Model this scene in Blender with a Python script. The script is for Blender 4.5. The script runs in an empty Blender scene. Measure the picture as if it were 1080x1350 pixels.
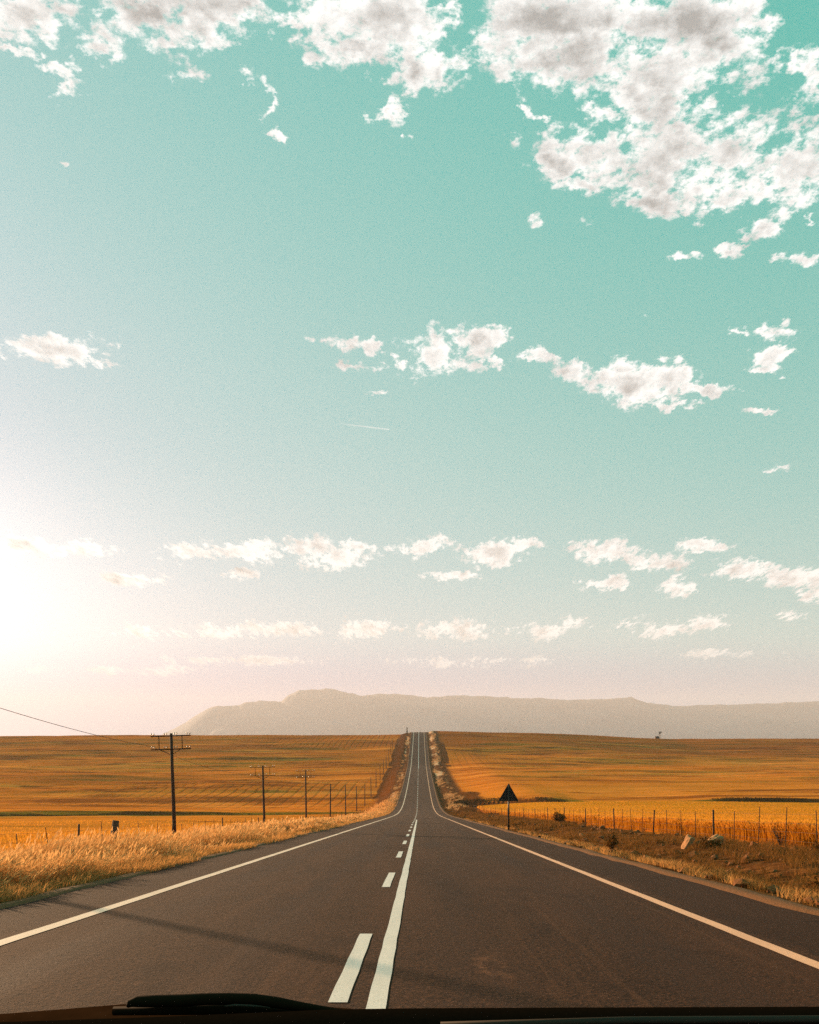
import bpy, math, random
import numpy as np
from mathutils import Vector, Matrix, noise as mnoise

rng = np.random.default_rng(7)
random.seed(7)
scene = bpy.context.scene
COL = scene.collection
R = math.radians

# ------------------------------------------------------------------ sun / look
SUN_AZ = 47.0          # degrees to the left of the road's direction
SUN_EL = 10.5
EXPOSURE = 1.75
SUN_STRENGTH = 5.0
HAZE_DENSITY = 1.12e-4
sun_dir = Vector((-math.sin(R(SUN_AZ))*math.cos(R(SUN_EL)), math.cos(R(SUN_AZ))*math.cos(R(SUN_EL)), math.sin(R(SUN_EL))))

# ------------------------------------------------------------------ helpers
def tag(o, label=None, cat=None, group=None, kind=None):
    if label: o['label'] = label
    if cat: o['category'] = cat
    if group: o['group'] = group
    if kind: o['kind'] = kind
    return o

def link(name, me, mat=None, parent=None, smooth=False):
    o = bpy.data.objects.new(name, me)
    COL.objects.link(o)
    if mat is not None: me.materials.append(mat)
    if parent is not None: o.parent = parent
    if smooth and me is not None:
        me.polygons.foreach_set('use_smooth', np.ones(len(me.polygons), dtype=bool))
    return o

def empty(name, loc, rz=0):
    o = bpy.data.objects.new(name, None)
    o.empty_display_size = .3
    COL.objects.link(o)
    o.location = loc; o.rotation_euler = (0, 0, rz)
    return o

def mesh_np(name, V, F):
    """V (n,3) floats, F (m,4) or (m,3) ints"""
    V = np.asarray(V, dtype=np.float32); F = np.asarray(F, dtype=np.int32)
    me = bpy.data.meshes.new(name)
    k = F.shape[1]
    me.vertices.add(len(V)); me.vertices.foreach_set('co', V.ravel())
    me.loops.add(F.size); me.loops.foreach_set('vertex_index', F.ravel())
    me.polygons.add(len(F))
    me.polygons.foreach_set('loop_start', np.arange(len(F), dtype=np.int32)*k)
    me.update(calc_edges=True); me.validate()
    return me

class MB:
    """collects shapes into one mesh"""
    def __init__(s): s.v = []; s.f = []
    def add(s, vs, fs):
        b = len(s.v); s.v += [tuple(v) for v in vs]; s.f += [tuple(i+b for i in f) for f in fs]
    def box(s, c, d, M=None, bev=0.0):
        x, y, z = [k/2 for k in d]
        if bev <= 0:
            vs = [Vector((sx*x, sy*y, sz*z)) for sx in (-1, 1) for sy in (-1, 1) for sz in (-1, 1)]
            fs = [(0,1,3,2),(4,6,7,5),(0,4,5,1),(2,3,7,6),(0,2,6,4),(1,5,7,3)]
        else:
            b = min(bev, x*.9, y*.9, z*.9)
            vs = []; idx = {}
            for sx in (-1,1):
                for sy in (-1,1):
                    for sz in (-1,1):
                        for ax in range(3):
                            p = [sx*x, sy*y, sz*z]
                            for a in range(3):
                                if a != ax: p[a] -= (sx,sy,sz)[a]*b
                            idx[(sx,sy,sz,ax)] = len(vs); vs.append(Vector(p))
            fs = []
            for ax in range(3):
                a1, a2 = (ax+1) % 3, (ax+2) % 3
                for sg in (-1,1):
                    q = []
                    for (p1,p2) in ((-1,-1),(1,-1),(1,1),(-1,1)):
                        k = [0,0,0]; k[ax]=sg; k[a1]=p1; k[a2]=p2
                        q.append(idx[(*k,ax)])
                    fs.append(tuple(q if sg > 0 else q[::-1]))
            for ax in range(3):
                a1, a2 = (ax+1) % 3, (ax+2) % 3
                for p1 in (-1,1):
                    for p2 in (-1,1):
                        q = []
                        for sg in (-1,1):
                            k=[0,0,0]; k[ax]=sg; k[a1]=p1; k[a2]=p2
                            q.append((idx[(*k,a1)], idx[(*k,a2)]))
                        f = (q[0][0], q[1][0], q[1][1], q[0][1])
                        fs.append(f if p1*p2 > 0 else f[::-1])
            for sx in (-1,1):
                for sy in (-1,1):
                    for sz in (-1,1):
                        t = tuple(idx[(sx,sy,sz,a)] for a in range(3))
                        fs.append(t if sx*sy*sz > 0 else t[::-1])
        if M is not None: vs = [M @ v for v in vs]
        c = Vector(c)
        s.add([v + c for v in vs], fs)
    def tube(s, pts, rad, n=8, cap=True):
        pts = [Vector(p) for p in pts]
        if not hasattr(rad, '__len__'): rad = [rad]*len(pts)
        vs, fs = [], []
        up = None
        for i, p in enumerate(pts):
            t = (pts[min(i+1, len(pts)-1)] - pts[max(i-1, 0)]).normalized()
            a = Vector((1,0,0)) if abs(t.x) < .9 else Vector((0,1,0))
            if up is None: up = (a - t*a.dot(t)).normalized()
            else: up = (up - t*up.dot(t)).normalized()
            w = t.cross(up)
            for k in range(n):
                an = 2*math.pi*k/n
                vs.append(p + (up*math.cos(an) + w*math.sin(an))*rad[i])
        for i in range(len(pts)-1):
            for k in range(n):
                fs.append((i*n+k, i*n+(k+1)%n, (i+1)*n+(k+1)%n, (i+1)*n+k))
        if cap:
            fs.append(tuple(range(n))[::-1]); fs.append(tuple((len(pts)-1)*n+k for k in range(n)))
        s.add(vs, fs)
    def build(s, name, mat, parent=None, smooth=False):
        me = bpy.data.meshes.new(name)
        me.from_pydata(s.v, [], s.f); me.update()
        return link(name, me, mat, parent, smooth)

def smooth1(x, y, sigma, xs):
    """linear profile through (x,y), smoothed"""
    g = np.arange(min(x)-200, max(x)+200, 1.0)
    v = np.interp(g, x, y)
    # extend ends with the end slopes
    s0 = (y[1]-y[0])/(x[1]-x[0]); s1 = (y[-1]-y[-2])/(x[-1]-x[-2])
    v = np.where(g < x[0], y[0]+s0*(g-x[0]), v); v = np.where(g > x[-1], y[-1]+s1*(g-x[-1]), v)
    k = np.arange(-4*sigma, 4*sigma+1); w = np.exp(-.5*(k/sigma)**2); w /= w.sum()
    v = np.convolve(np.pad(v, int(4*sigma), mode='edge'), w, mode='valid')
    return np.interp(xs, g, v)

def sstep(a, b, x):
    t = np.clip((x-a)/(b-a), 0, 1); return t*t*(3-2*t)

_perm = np.random.default_rng(3).random((512, 512)).astype(np.float32)
def vnoise(x, y):
    x = np.asarray(x, dtype=np.float64); y = np.asarray(y, dtype=np.float64)
    xi = np.floor(x).astype(int); yi = np.floor(y).astype(int)
    fx = x-xi; fy = y-yi
    fx = fx*fx*fx*(fx*(fx*6-15)+10); fy = fy*fy*fy*(fy*(fy*6-15)+10)
    g = lambda i, j: _perm[i % 512, j % 512]
    return (g(xi,yi)*(1-fx)*(1-fy)+g(xi+1,yi)*fx*(1-fy)+g(xi,yi+1)*(1-fx)*fy+g(xi+1,yi+1)*fx*fy)*2-1
def fbm(x, y, o=4, rough=.5):
    s = 0; a = 1; t = 0
    for k in range(o):
        s = s + a*vnoise(x*2**k+17.3*k, y*2**k+9.1*k); t += a; a *= rough
    return s/t

# ------------------------------------------------------------------ lie of the land (z = 0 is the road under the camera)
EYE = 1.3
_px = [-60, 0, 100, 125, 147, 170, 190, 215, 250, 280, 320, 370, 450, 500, 540, 575, 640, 760, 1000, 2000]
_pz = [3.9, 0, -6.5, -8.1, -9.3, -10.1, -10.25, -9.7, -8.5, -7.1, -5.0, -2.4, 7.2, 14.0, 19.6, 21.6, 18.0, 8.0, -8, -45]
_yg = np.arange(-300, 8000, .5)
_pg = smooth1(_px, _pz, 11, np.clip(_yg, -250, 2100))
def P(y): return np.interp(y, _yg, _pg)

ROAD_L, ROAD_R = -5.45, 4.85
_ly = [-50, 20, 49.6, 78, 107, 136, 165, 194, 222, 250, 279, 308, 400, 500, 560, 3000]
_lo = [-.6, -.7, -.8, -1.15, -1.1, -1.1, -1.4, -2.2, -3.6, -3.2, -2.3, -2.0, -.8, -1.2, -2.0, -2.0]
_ry = [-50, 85, 120, 160, 200, 260, 330, 420, 3000]
_ro = [0, 0, .4, 1.2, 2.0, 2.2, 1.4, 0, 0]
_lg = smooth1(_ly, _lo, 8, np.clip(_yg, -240, 3000)); _rg = smooth1(_ry, _ro, 8, np.clip(_yg, -240, 3000))

def creek(x):
    return np.interp(x, [-400, -90, -40, -14, 0, 12, 30, 70, 100, 400], [150, 160, 174, 190, 198, 190, 173, 176, 172, 180])
def bank_h(x):
    return np.interp(x, [-400, -60, -40, -18, -13, -8, 6, 9, 14, 31, 38, 62, 72, 110, 400], [.75, .75, .5, .3, .2, 0, 0, .6, 1.5, 1.2, .2, .2, .85, 1.0, .8])

def H(x, y):
    x = np.asarray(x, dtype=np.float64); y = np.asarray(y, dtype=np.float64)
    x, y = np.broadcast_arrays(x, y)
    p = P(y)
    off = np.where(x < 0, np.interp(y, _yg, _lg), np.interp(y, _yg, _rg))
    dl = ROAD_L - x; dr = x - ROAD_R
    d = np.maximum(dl, dr)                     # distance outside the asphalt
    wl = np.where(x < 0, sstep(.5, 9, dl), sstep(6, 26, dr))
    out = sstep(0, 1.0, d)
    z = p + off*wl
    # shallow ditches beside the road
    z = z - .28*np.exp(-((d-2.2)/1.3)**2)*out
    # far lateral fall of the right-hand skyline
    far = sstep(260, 520, y)
    z = z + far*np.interp(x, [-700, -300, -60, -11, -6, 5.4, 9.5, 30, 88, 148, 184, 260, 340, 700], [-1.0, -.8, -.4, .3, 0, 0, .9, .6, -1.2, -4.0, -5.6, -5.2, -4.4, -7])
    away = sstep(9, 45, d)
    und = 1.1*np.sin(x*.021+y*.052+.6)+.8*np.sin(-x*.034+y*.083+2.1+1.3*vnoise(x*.01, y*.01))+1.3*fbm(x*.012+3, y*.022, 3)
    z = z + und*away*(.25+.25*sstep(205, 330, y))*(1-.75*sstep(430, 520, y)*sstep(800, 400, y))*np.where(x > 0, 1-.8*sstep(215, 150, y), 1)
    # long low ridges across the slope
    z = z + away*sstep(200, 280, y)*.70*fbm(x/60.0+5, y/10.0, 4, .6)
    z = z + away*(1-sstep(180, 260, y))*np.where(x < 0, .16, .06)*fbm(x/26.0+8, y/3.0, 3)
    # stream bed with its far bank
    yc = creek(x) + 2.0*fbm(x/15.0, y*0+3, 2)
    off_road = sstep(1.5, 5, d)
    hb = bank_h(x)*off_road
    z = z - hb*.45*np.exp(-((y-yc+4)/6.0)**2) + hb*sstep(-.5, .9, y-yc)*np.exp(-np.clip(y-yc, 0, 200)/35.0)
    # roughness of the verge
    z = z + out*(1-sstep(7, 14, d))*(.13*fbm(x*.8, y*.8, 3))
    # ground lies under the asphalt
    z = z - .10*(1-sstep(-.25, .05, d))
    return z

# ------------------------------------------------------------------ materials
def nmat(name):
    m = bpy.data.materials.new(name); m.use_nodes = True
    nt = m.node_tree
    b = nt.nodes['Principled BSDF']
    return m, nt, b
def nd(nt, typ, **kw):
    n = nt.nodes.new(typ)
    ins = kw.pop('ins', {})
    for k, v in kw.items(): setattr(n, k, v)
    for k, v in ins.items():
        if isinstance(v, bpy.types.NodeSocket): nt.links.new(v, n.inputs[k])
        else: n.inputs[k].default_value = v
    return n
def mixc(nt, fac, a, b, blend='MIX'):
    n = nt.nodes.new('ShaderNodeMix'); n.data_type = 'RGBA'; n.blend_type = blend
    for s, v in ((n.inputs[0], fac), (n.inputs[6], a), (n.inputs[7], b)):
        if isinstance(v, bpy.types.NodeSocket): nt.links.new(v, s)
        else: s.default_value = v if not hasattr(v, '__len__') else (*v[:3], 1)
    return n.outputs[2]
def math_(nt, op, *a, clamp=False):
    n = nt.nodes.new('ShaderNodeMath'); n.operation = op; n.use_clamp = clamp
    for i, v in enumerate(a):
        if isinstance(v, bpy.types.NodeSocket): nt.links.new(v, n.inputs[i])
        else: n.inputs[i].default_value = v
    return n.outputs[0]
def mrange(nt, v, a, b, c=0.0, d=1.0, smooth=True):
    n = nt.nodes.new('ShaderNodeMapRange'); n.interpolation_type = 'SMOOTHSTEP' if smooth else 'LINEAR'
    nt.links.new(v, n.inputs[0])
    for i, k in enumerate((a, b, c, d)): n.inputs[i+1].default_value = k
    return n.outputs[0]
def noise(nt, vec, scale, detail=4, rough=.55, dist=0.0, dim2=False):
    n = nt.nodes.new('ShaderNodeTexNoise'); n.noise_dimensions = '2D' if dim2 else '3D'; n.inputs['Scale'].default_value = scale
    n.inputs['Detail'].default_value = detail; n.inputs['Roughness'].default_value = rough; n.inputs['Distortion'].default_value = dist
    if vec is not None: nt.links.new(vec, n.inputs['Vector'])
    return n.outputs['Fac']
def warm(nt, c, t):
    return mixc(nt, 1.0, c, t, 'MULTIPLY')
def objco(nt, scale=(1,1,1)):
    t = nt.nodes.new('ShaderNodeTexCoord')
    m = nt.nodes.new('ShaderNodeMapping'); m.inputs['Scale'].default_value = scale
    nt.links.new(t.outputs['Object'], m.inputs['Vector'])
    return m.outputs['Vector']

def simple(name, col, rough=.7, metal=0, var=.25, scale=8, bump=.0, spec=.3):
    m, nt, b = nmat(name)
    v = objco(nt)
    n = noise(nt, v, scale, 5)
    c = mixc(nt, n, [k*(1-var) for k in col], [min(1, k*(1+var)) for k in col])
    nt.links.new(warm(nt, c, (1.0, .80, .66)), b.inputs['Base Color'])
    b.inputs['Roughness'].default_value = rough; b.inputs['Metallic'].default_value = metal
    b.inputs['Specular IOR Level'].default_value = spec
    if bump:
        bp = nd(nt, 'ShaderNodeBump', ins={'Height': n, 'Strength': bump, 'Distance': .02}); nt.links.new(bp.outputs[0], b.inputs['Normal'])
    return m

def foliage(name, c0, c1, transl=.35, scale=.6):
    m = bpy.data.materials.new(name); m.use_nodes = True
    nt = m.node_tree; nt.nodes.clear()
    out = nt.nodes.new('ShaderNodeOutputMaterial')
    geo = nt.nodes.new('ShaderNodeNewGeometry')
    rnd = geo.outputs['Random Per Island']
    v = objco(nt)
    n = noise(nt, v, scale, 3)
    f = math_(nt, 'ADD', math_(nt, 'MULTIPLY', rnd, .6), math_(nt, 'MULTIPLY', n, .5), clamp=True)
    c = warm(nt, mixc(nt, f, c0, c1), (1.0, .735, .45))
    d = nd(nt, 'ShaderNodeBsdfDiffuse', ins={'Color': c}); t = nd(nt, 'ShaderNodeBsdfTranslucent', ins={'Color': c})
    mx = nd(nt, 'ShaderNodeMixShader', ins={0: transl, 1: d.outputs[0], 2: t.outputs[0]})
    nt.links.new(mx.outputs[0], out.inputs['Surface'])
    return m

# ground -----------------------------------------------------------
def ground_material():
    m, nt, b = nmat('ground')
    a = nt.nodes.new('ShaderNodeAttribute'); a.attribute_name = 'zones'
    sep = nd(nt, 'ShaderNodeSeparateColor', ins={0: a.outputs['Color']})
    verge, dark, pale, rows = sep.outputs[0], sep.outputs[1], sep.outputs[2], a.outputs['Alpha']
    a2 = nt.nodes.new('ShaderNodeAttribute'); a2.attribute_name = 'tone'
    sep2 = nd(nt, 'ShaderNodeSeparateColor', ins={0: a2.outputs['Color']})
    brown, gold = sep2.outputs[0], sep2.outputs[1]
    streak = noise(nt, objco(nt, (.02, .16, .16)), 1.0, 6, .62, .3)
    fine = noise(nt, objco(nt, (.25, .9, .9)), 1.0, 5, .65)
    micro = noise(nt, objco(nt, (3, 3, 3)), 1.0, 3, .6)
    big = noise(nt, objco(nt, (.006, .012, .012)), 1.0, 4, .5)
    c = mixc(nt, mrange(nt, streak, .32, .68), (.315, .135, .030), (.50, .232, .060))
    c = mixc(nt, mrange(nt, big, .35, .65, 0, .55), c, (.34, .150, .036))
    crisp = noise(nt, objco(nt, (.035, .085, .085)), 1.0, 9, .72, .15)
    c = mixc(nt, mrange(nt, crisp, .50, .62, 0, .75), c, (.19, .078, .019))
    crisp2 = noise(nt, objco(nt, (.022, .11, .11)), 1.0, 8, .7)
    c = mixc(nt, mrange(nt, crisp2, .53, .68, 0, .55), c, (.62, .31, .095))
    c = mixc(nt, brown, c, mixc(nt, streak, (.185, .077, .022), (.29, .125, .038)))
    c = mixc(nt, gold, c, mixc(nt, streak, (.34, .168, .040), (.47, .245, .072)))
    # tramlines running up the slope
    w = nd(nt, 'ShaderNodeTexWave', wave_type='BANDS', bands_direction='X', wave_profile='SIN',
           ins={'Vector': objco(nt, (1, .03, 1)), 'Scale': .085, 'Distortion': 1.6, 'Detail': 2.0, 'Detail Scale': 1.2})
    line = mrange(nt, w.outputs['Fac'], .72, .98)
    line = math_(nt, 'MULTIPLY', line, math_(nt, 'MULTIPLY', rows, mrange(nt, fine, .3, .55)))
    c = mixc(nt, math_(nt, 'MULTIPLY', line, .8), c, (.17, .070, .02))
    # dark ragged strips of low cover along the contour
    st2 = noise(nt, objco(nt, (.012, .22, .22)), 1.0, 5, .6, .2)
    c = mixc(nt, mrange(nt, st2, .58, .72, 0, .45), c, (.17, .075, .020))
    st3 = noise(nt, objco(nt, (.03, .35, .35)), 1.0, 3, .5)
    c = mixc(nt, mrange(nt, st3, .62, .74, 0, .5), c, (.58, .33, .12))
    cont = noise(nt, objco(nt, (.012, .055, .055)), 1.0, 10, .74, .2)
    c = mixc(nt, mrange(nt, cont, .525, .585, 0, .85), c, (.135, .058, .018))
    cont2 = noise(nt, objco(nt, (.009, .070, .070)), 1.0, 9, .72, .1)
    c = mixc(nt, mrange(nt, cont2, .56, .62, 0, .6), c, (.54, .30, .12))
    vc = mixc(nt, mrange(nt, fine, .3, .7), (.030, .018, .014), (.085, .055, .045))
    vc = mixc(nt, mrange(nt, micro, .45, .7), vc, (.120, .080, .070))
    c = mixc(nt, verge, c, vc)
    c = mixc(nt, mrange(nt, math_(nt, 'ADD', dark, math_(nt, 'MULTIPLY', math_(nt, 'SUBTRACT', fine, .5), .8)), .35, .65), c,
             mixc(nt, fine, (.055, .030, .016), (.115, .060, .030)))
    c = mixc(nt, mrange(nt, math_(nt, 'ADD', pale, math_(nt, 'MULTIPLY', math_(nt, 'SUBTRACT', fine, .5), 1.1)), .4, .62), c,
             mixc(nt, micro, (.26, .25, .32), (.42, .42, .62)))
    mott = math_(nt, 'ADD', .82, math_(nt, 'MULTIPLY', math_(nt, 'ADD', micro, fine), .18))
    c = mixc(nt, 1.0, c, nd(nt, 'ShaderNodeCombineColor', ins={0: mott, 1: mott, 2: mott}).outputs[0], 'MULTIPLY')
    c = warm(nt, c, (1.74, 1.0, .42))
    nt.links.new(c, b.inputs['Base Color'])
    b.inputs['Roughness'].default_value = 1.0; b.inputs['Specular IOR Level'].default_value = 0.0
    h = math_(nt, 'ADD', math_(nt, 'MULTIPLY', streak, 1.2), math_(nt, 'ADD', math_(nt, 'MULTIPLY', fine, .5), math_(nt, 'MULTIPLY', micro, .10)))
    h = math_(nt, 'SUBTRACT', h, math_(nt, 'MULTIPLY', line, .25))
    bp = nd(nt, 'ShaderNodeBump', ins={'Height': h, 'Strength': .55, 'Distance': .6}); nt.links.new(bp.outputs[0], b.inputs['Normal'])
    return m

def asphalt_material():
    m, nt, b = nmat('asphalt')
    v = objco(nt)
    agg = noise(nt, v, 34, 5, .75)
    agg2 = noise(nt, v, 14, 4, .7)
    patch = noise(nt, objco(nt, (.8, .18, 1)), 1.0, 5, .6)
    c = mixc(nt, mrange(nt, agg, .38, .66), (.016, .010, .006), (.185, .122, .078))
    c = mixc(nt, mrange(nt, agg2, .3, .7, 0, .5), c, (.062, .040, .026))
    c = mixc(nt, mrange(nt, patch, .42, .62, 0, .6), c, (.100, .064, .039))
    blot = noise(nt, objco(nt, (.9, .55, 1)), 1.0, 7, .72, .4)
    c = mixc(nt, mrange(nt, blot, .50, .66, 0, .6), c, (.034, .021, .013))
    strk = noise(nt, objco(nt, (5.5, .12, 1)), 1.0, 5, .65)
    c = mixc(nt, mrange(nt, strk, .54, .70, 0, .55), c, (.135, .092, .060))
    # wheel tracks: polished, a little darker bands along the lanes
    sx = nd(nt, 'ShaderNodeSeparateXYZ', ins={0: v})
    tr = None
    for xc in (-3.2, -1.5, .45, 2.15):
        g = mrange(nt, math_(nt, 'ABSOLUTE', math_(nt, 'SUBTRACT', sx.outputs[0], xc)), .1, .55, 1, 0)
        tr = g if tr is None else math_(nt, 'MAXIMUM', tr, g)
    tr = math_(nt, 'MULTIPLY', tr, mrange(nt, noise(nt, objco(nt, (1.5, .1, 1)), 1.0, 4), .25, .7))
    c = mixc(nt, math_(nt, 'MULTIPLY', tr, .60), c, (.045, .029, .019))
    # darker shoulders outside the lines
    sh = math_(nt, 'MAXIMUM', mrange(nt, sx.outputs[0], -4.15, -4.35), mrange(nt, sx.outputs[0], 3.45, 3.65))
    c = mixc(nt, math_(nt, 'MULTIPLY', sh, .55), c, (.046, .029, .018))
    # scuffs and dust
    sc = noise(nt, objco(nt, (2.6, 1.1, 1)), 1.0, 6, .75, .6)
    c = mixc(nt, mrange(nt, sc, .66, .78, 0, .55), c, (.20, .135, .088))
    # worn pale scar in the right lane
    sub = nd(nt, 'ShaderNodeVectorMath', operation='SUBTRACT', ins={0: v, 1: (.62, 6.2, 0)})
    sub2 = nd(nt, 'ShaderNodeVectorMath', operation='MULTIPLY', ins={0: sub.outputs[0], 1: (1.9, .75, 0)})
    ln = nd(nt, 'ShaderNodeVectorMath', operation='LENGTH', ins={0: sub2.outputs[0]})
    sc2 = math_(nt, 'MULTIPLY', mrange(nt, ln.outputs['Value'], .1, .62, 1, 0), mrange(nt, noise(nt, objco(nt, (7, 4, 1)), 1.0, 6, .7), .46, .62))
    c = mixc(nt, math_(nt, 'MULTIPLY', sc2, .7), c, (.24, .165, .11))
    # fine cracks
    vo = nd(nt, 'ShaderNodeTexVoronoi', feature='DISTANCE_TO_EDGE', ins={'Vector': nd(nt, 'ShaderNodeVectorMath', operation='ADD', ins={0: objco(nt, (.7, .33, 1)),
        1: nd(nt, 'ShaderNodeTexNoise', ins={'Vector': v, 'Scale': 1.6, 'Detail': 4}).outputs['Color']}).outputs[0], 'Scale': 1.0})
    cr = math_(nt, 'MULTIPLY', mrange(nt, vo.outputs['Distance'], .004, .014, 1, 0), mrange(nt, noise(nt, v, .35, 2), .5, .62))
    c = mixc(nt, math_(nt, 'MULTIPLY', cr, .7), c, (.02, .013, .009))
    c = warm(nt, c, (.63, .350, .245))
    nt.links.new(c, b.inputs['Base Color'])
    nt.links.new(mrange(nt, tr, 0, 1, .95, .86), b.inputs['Roughness'])
    b.inputs['Specular IOR Level'].default_value = .12
    h = math_(nt, 'ADD', agg, math_(nt, 'MULTIPLY', agg2, .8))
    bp = nd(nt, 'ShaderNodeBump', ins={'Height': h, 'Strength': .9, 'Distance': .016}); nt.links.new(bp.outputs[0], b.inputs['Normal'])
    return m

def paint_material(name, col):
    m, nt, b = nmat(name)
    v = objco(nt)
    n = noise(nt, v, 38, 4, .7); n2 = noise(nt, objco(nt, (3, .8, 1)), 1.0, 5, .7)
    f = math_(nt, 'MULTIPLY', mrange(nt, n, .58, .74), mrange(nt, n2, .42, .65))
    c = mixc(nt, mrange(nt, n2, .3, .7), [k*.86 for k in col], col)
    c = mixc(nt, math_(nt, 'MULTIPLY', f, .9), c, (.075, .048, .032))
    gr = noise(nt, v, 75, 3, .7)
    c = mixc(nt, mrange(nt, gr, .56, .70, 0, .55), c, (.13, .09, .065))
    nt.links.new(c, b.inputs['Base Color']); b.inputs['Roughness'].default_value = .6; b.inputs['Specular IOR Level'].default_value = .35
    bp = nd(nt, 'ShaderNodeBump', ins={'Height': n, 'Strength': .3, 'Distance': .004}); nt.links.new(bp.outputs[0], b.inputs['Normal'])
    return m

M = {}
M['ground'] = ground_material()
M['asphalt'] = asphalt_material()
M['paint'] = paint_material('white_road_paint', (.74, .63, .58))
M['paint_orange'] = paint_material('faded_orange_road_paint', (.86, .41, .23))
M['paint_warm'] = paint_material('cream_road_paint', (.82, .57, .44))
M['gravel'] = simple('gravel_edge', (.17, .088, .044), .95, var=.55, scale=30, bump=.6, spec=.1)
M['pole'] = simple('weathered_creosote_timber', (.040, .026, .018), .85, var=.5, scale=12, bump=.3)
M['steel'] = simple('galvanised_steel', (.12, .10, .085), .5, .6, var=.3, scale=20)
M['darksteel'] = simple('dark_steel', (.030, .024, .020), .6, .3, var=.4, scale=20)
M['ceramic'] = simple('glazed_ceramic', (.34, .26, .20), .3, var=.1, spec=.5)
M['post'] = simple('weathered_post_timber', (.060, .038, .024), .9, var=.5, scale=14, bump=.4)
M['wirem'] = simple('fence_wire', (.10, .075, .055), .5, .7)
M['plank'] = simple('grey_board', (.085, .066, .055), .9, var=.5, scale=10, bump=.4)
M['plankedge'] = simple('pale_board_edge', (.42, .33, .26), .9, var=.2, scale=10)
M['signback'] = simple('sign_back_paint', (.016, .013, .013), .45, .2, var=.4, scale=6)
M['signface'] = simple('sign_face_paint', (.55, .06, .05), .4, var=.05)
M['rock'] = simple('sandstone', (.40, .235, .125), .9, var=.45, scale=5, bump=.8, spec=.15)
M['darkrock'] = simple('brown_fieldstone', (.18, .082, .032), .9, var=.5, scale=5, bump=.8, spec=.15)
M['concrete'] = simple('weathered_concrete', (.20, .15, .12), .9, var=.3, scale=2)
M['tank'] = simple('tank_sheet_metal', (.05, .035, .028), .7, .3, var=.3)
M['dash'] = simple('black_dashboard_plastic', (.0065, .0052, .004), .8, var=.3, scale=220, bump=.05, spec=0.0)
M['trim'] = simple('grey_trim', (.045, .038, .032), .6, var=.2, spec=.05)
M['bonnet'] = simple('dark_car_paint', (.022, .0115, .006), .8, 0.0, var=.5, scale=30, spec=0.0)
M['rubber'] = simple('black_rubber', (.018, .011, .0065), .8, var=.3, scale=30, spec=0.02)
M['drygrass'] = foliage('tall_dry_grass', (.24, .135, .060), (.72, .49, .265), .50, .35)
M['plume'] = foliage('dry_grass_heads', (.46, .30, .16), (.88, .67, .44), .45, .5)
M['tuft'] = foliage('brown_verge_tufts', (.085, .048, .022), (.33, .195, .085), .35, .5)
M['wheat'] = foliage('ripe_wheat_ears', (.58, .32, .045), (.76, .46, .10), .40, .2)
M['stalk'] = foliage('wheat_stalks', (.36, .20, .022), (.56, .32, .045), .35, .3)
M['bush'] = foliage('dark_shrub_leaves', (.080, .048, .022), (.19, .112, .048), .25, 2)
M['tussock'] = foliage('pale_tussock', (.34, .23, .15), (.72, .55, .40), .35, .4)
m_, nt_, b_ = nmat('wheat_canopy')
n1_ = noise(nt_, objco(nt_, (.05, .25, 1)), 1.0, 5, .6); n2_ = noise(nt_, objco(nt_, (5, 5, 5)), 1.0, 4, .7)
c_ = mixc(nt_, mrange(nt_, n1_, .3, .7), (.50, .235, .036), (.68, .36, .075))
c_ = mixc(nt_, mrange(nt_, n2_, .35, .65, 0, .5), c_, (.40, .18, .03))
c_ = warm(nt_, c_, (1.12, .78, .25)); nt_.links.new(c_, b_.inputs['Base Color']); b_.inputs['Roughness'].default_value = 1.0; b_.inputs['Specular IOR Level'].default_value = 0.0
bp_ = nd(nt_, 'ShaderNodeBump', ins={'Height': n2_, 'Strength': .8, 'Distance': .25}); nt_.links.new(bp_.outputs[0], b_.inputs['Normal'])
M['canopy'] = m_
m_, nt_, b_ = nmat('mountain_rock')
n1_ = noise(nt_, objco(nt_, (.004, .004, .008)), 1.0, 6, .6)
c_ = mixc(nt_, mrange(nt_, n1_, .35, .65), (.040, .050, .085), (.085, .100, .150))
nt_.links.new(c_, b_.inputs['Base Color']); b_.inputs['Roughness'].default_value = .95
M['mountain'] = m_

# ------------------------------------------------------------------ ground sheet
def spaced(parts):
    out = []
    for a, b, s in parts: out += list(np.arange(a, b, s))
    return np.array(out)
xr = spaced([(0, 14, .35), (14, 60, 1.0), (60, 400, 4.0)])
g = [400.]; st = 5.
while g[-1] < 3200: st *= 1.15; g.append(g[-1]+st)
xr = np.concatenate([xr, g])
gx = np.concatenate([-xr[:0:-1], xr])
gy = spaced([(-60, 0, 2), (0, 140, .5), (140, 220, .4), (220, 640, 1.2)])
g = [640.]; st = 2.
while g[-1] < 3300: st *= 1.1; g.append(g[-1]+st)
gy = np.concatenate([gy, g])
X, Y = np.meshgrid(gx, gy)
Z = H(X, Y)
nx, ny = len(gx), len(gy)
V = np.stack([X, Y, Z], -1).reshape(-1, 3)
i = np.arange(nx*ny).reshape(ny, nx)
F = np.stack([i[:-1,:-1], i[:-1,1:], i[1:,1:], i[1:,:-1]], -1).reshape(-1, 4)
me = mesh_np('ground', V, F)
d = np.maximum(ROAD_L-X, X-ROAD_R)
jit = fbm(X*.25, Y*.12, 3)
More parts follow.
